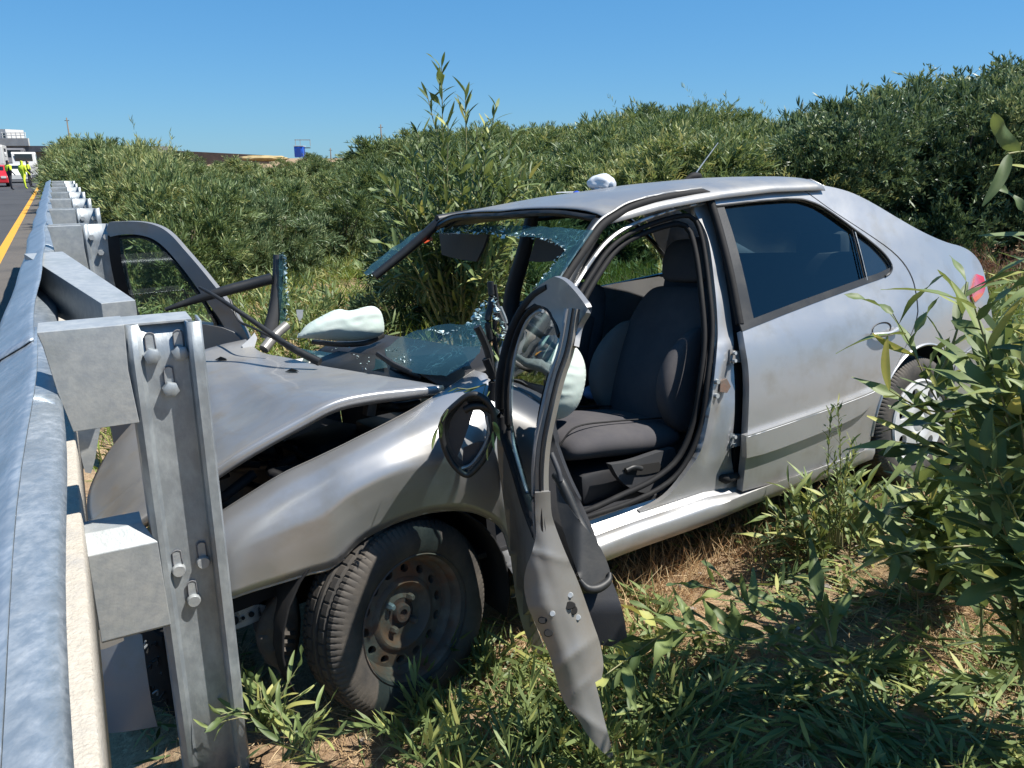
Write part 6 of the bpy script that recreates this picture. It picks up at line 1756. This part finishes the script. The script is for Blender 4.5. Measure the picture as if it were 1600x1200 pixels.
def far_vehicle(name, u, Y, z, size, m, label, cat, kind='car', turn=0.0):
    X = (u - 800) / 1282.0 * Y
    root = empty(name, (X, Y, z), label, cat); root.rotation_euler.z = turn + RA
    l, w, h = size
    if kind == 'car':
        prof = [(-.5, .18), (-.5, .45), (-.46, .58), (-.30, .63), (-.18, .97), (.20, 1.0), (.38, .66), (.49, .60), (.5, .2)]
    else:
        prof = [(-.5, .12), (-.5, .5), (-.46, .95), (-.42, 1.0), (.5, 1.0), (.5, .12)]
    bm = bmesh.new()
    R = [[bm.verts.new((sx * w / 2 * (0.86 if b > 0.7 and kind == 'car' else 1), a * l, b * h)) for a, b in prof] for sx in (-1, 1)]
    n = len(prof)
    for i in range(n): bm.faces.new((R[0][i], R[0][(i + 1) % n], R[1][(i + 1) % n], R[1][i]))
    bm.faces.new(R[0]); bm.faces.new(R[1][::-1])
    bmesh.ops.recalc_face_normals(bm, faces=bm.faces[:])
    o = obj_bm('body', bm, m, root, False); md = o.modifiers.new('b', 'BEVEL'); md.width = 0.05; md.segments = 2
    box('windscreen', (0, -l * (0.245 if kind == 'car' else 0.485), h * 0.80), (w * 0.74, 0.05, h * 0.26), M['dark_glass'], root, Matrix.Rotation(-0.5 if kind == 'car' else 0, 4, 'X'))
    for sx in (-1, 1):
        box('window', (sx * w * 0.47 if kind == 'car' else sx * w * 0.5, 0, h * 0.8), (0.04, l * 0.36, h * 0.22), M['dark_glass'], root)
        box('headlight', (sx * w * 0.36, -l * 0.5, h * 0.45), (0.3, 0.06, 0.14), M['white_paint'], root)
        for sy in (-1, 1):
            bm = bmesh.new(); r = 0.32 if kind == 'car' else 0.45
            add_tube(bm, [Vector((sx * (w / 2 - 0.2), sy * l * 0.32, r)), Vector((sx * (w / 2 + 0.01), sy * l * 0.32, r))], r, 16)
            obj_bm('wheel', bm, M['rubber'], root, True, 40)
RZ = lambda Y: -0.2 - 0.003 * Y
far_vehicle('parked_car', -14, 56, RZ(56), (4.2, 1.75, 1.45), M['red_paint'], 'red car standing at the left edge of the far road', 'car')
far_vehicle('parked_car', 24, 66, RZ(66), (4.3, 1.75, 1.45), M['white_paint'], 'white car standing behind the people on the far road', 'car')
far_vehicle('van', 38, 82, RZ(82), (5.5, 2.0, 2.5), M['white_paint'], 'white van standing under the bridge at the end of the road', 'van', 'van')
far_vehicle('lorry', 22, 100, RZ(100), (8, 2.4, 3.1), M['deck_dark'], 'dark lorry standing in the shade of the bridge', 'lorry', 'van')
far_vehicle('lorry', -16, 72, RZ(72), (8, 2.4, 3.0), M['concrete'], 'pale recovery truck behind the red car', 'lorry', 'van')
def far_things():
    Yb = 190.0
    X = lambda u, Y=Yb: (u - 800) / 1282.0 * Y
    Z = lambda v, Y=Yb: CAMZ + (246 - v) / 1282.0 * Y
    root = empty('bridge', (X(30), Yb, RZ(Yb)), 'pale concrete road bridge crossing the road in the distance', 'bridge')
    def bx(name, u0, u1, v0, v1, d, m, par=root, dy=0):
        return box(name, Vector(((X(u0) + X(u1)) / 2, Yb + dy, (Z(v0) + Z(v1)) / 2)) - par.location, (abs(X(u1) - X(u0)), d, abs(Z(v0) - Z(v1))), m, par)
    bx('deck', -300, 250, 229, 238, 12, M['deck_dark'], dy=2)
    bx('parapet', -300, 66, 218, 229, 0.5, M['concrete'], dy=-4.3)
    for v in (210, 213.5): bx('railing', -300, 62, v, v + 0.8, 0.2, M['white_paint'], dy=-4.3)
    for u in range(-30, 64, 7): bx('railing_post', u, u + 0.7, 209, 218, 0.2, M['white_paint'], dy=-4.1)
    for u in (4, 30): bx('pier', u, u + 3, 238, 262, 3, M['deck_dark'], dy=2)
    bx('abutment', 33, 60, 236, 258, 6, M['concrete'], dy=4)
    w = empty('white_building', (X(8, 220), Yb + 30, RZ(Yb)), 'flat white building above the bridge at the left edge', 'building')
    box('wall', (0, 0, Z(203) / 2 + 1.4), (X(30) - X(-20), 8, Z(203) + 0.2), M['white_paint'], w)
    for k in range(4): box('window', (-3.0 + k * 2.0, -4.02, Z(212) + 1.3), (0.9, 0.05, 1.2), M['dark_glass'], w)
    # long dark embankment wall right of the bridge
    e = empty('embankment_wall', (X(300), Yb + 20, 0), 'long low dark wall on the embankment running right from the bridge', 'wall')
    bm = bmesh.new()
    for a, b in (((130, 229), (420, 243)),):
        P = [(X(a[0], Yb + 20), Z(a[1], Yb + 20)), (X(b[0], Yb + 20), Z(b[1], Yb + 20)), (X(b[0], Yb + 20), -1), (X(a[0], Yb + 20), -1)]
        f = [bm.verts.new(Vector((x, Yb + 20, z)) - e.location) for x, z in P]; g = [bm.verts.new(Vector((x, Yb + 22, z)) - e.location) for x, z in P]
        bm.faces.new(f)
        for i in range(4): bm.faces.new((f[i], g[i], g[(i + 1) % 4], f[(i + 1) % 4]))
    obj_bm('wall', bm, mat('brown_wall', (0.14, 0.10, 0.08), 0.9, c2=(0.09, 0.07, 0.06), scale=0.5), e, False)
    # dry yellow mound
    bm = bmesh.new(); bmesh.ops.create_icosphere(bm, subdivisions=4, radius=1)
    for v in bm.verts:
        q = v.co * (1 + 0.2 * noise.noise(v.co * 3)); v.co = Vector((q.x * 3.6, q.y * 3, q.z * 0.42))
    o = obj_bm('hill', bm, mat('dry_yellow_soil', (0.40, 0.30, 0.14), 0.95, c2=(0.30, 0.24, 0.12), scale=1.5), None); o.location = (X(412, 120), 120, Z(247.5, 120)); tag(o, kind='structure')
    # blue cabin with pale frame
    Y2 = 120; c = empty('blue_cabin', (X(469, Y2), Y2, Z(246, Y2)), 'small bright blue cabin with a pale frame on its roof beyond the scrub', 'cabin')
    h = Z(229.5, Y2) - Z(246, Y2)
    box('wall', (0, 0, h / 2), (1.3, 1.3, h), M['blue_paint'], c, None, 0.08)
    box('roof', (0, 0, h + 0.04), (1.4, 1.4, 0.08), M['white_paint'], c)
    box('door', (0, -0.66, h * 0.45), (0.6, 0.04, h * 0.8), mat('dark_blue', (0.02, 0.08, 0.4), 0.5), c)
    for dx in (-.55, .15, 1.6): box('frame_post', (dx, 0, h + 0.5), (0.06, 0.06, 0.9), M['galv_cream'], c)
    box('frame_beam', (0.5, 0, h + 0.9), (2.3, 0.06, 0.10), M['galv_cream'], c); box('frame_deck', (1.0, 0, h - 0.2), (1.1, 0.6, 0.12), M['trim_grey'], c)
    for u, v0, v1, Y3, lab in ((113, 187, 230, 90, 'thin dark pole rising out of the bushes near the bridge'), (597, 197, 240, 90, 'thin pole rising from the scrub left of the sapling'), (517, 232, 246, 120, 'short post right of the blue cabin')):
        p = empty('utility_pole', (X(u, Y3), Y3, RZ(Y3)), lab, 'pole')
        hh = Z(v0, Y3) - RZ(Y3)
        bm = bmesh.new(); add_tube(bm, [Vector((0, 0, 0)), Vector((0, 0, hh))], [0.12, 0.06], 8); obj_bm('shaft', bm, M['bark'], p)
        box('bracket', (0, 0, hh - 0.3), (0.5, 0.06, 0.06), M['bark'], p)
    # small warning cone at the end of the yellow line
    cp = Vector(((55 - 800) / 1282.0 * 33, 33, RZ(33) + 0.02))
    c = empty('traffic_cone', cp, 'small orange cone at the far end of the yellow road line', 'cone')
    bm = bmesh.new(); add_tube(bm, [Vector((0, 0, 0.02)), Vector((0, 0, 0.3))], [0.10, 0.02], 14); obj_bm('body', bm, M['orange'], c)
    box('base', (0, 0, 0.012), (0.26, 0.26, 0.024), M['black'], c)
far_things()
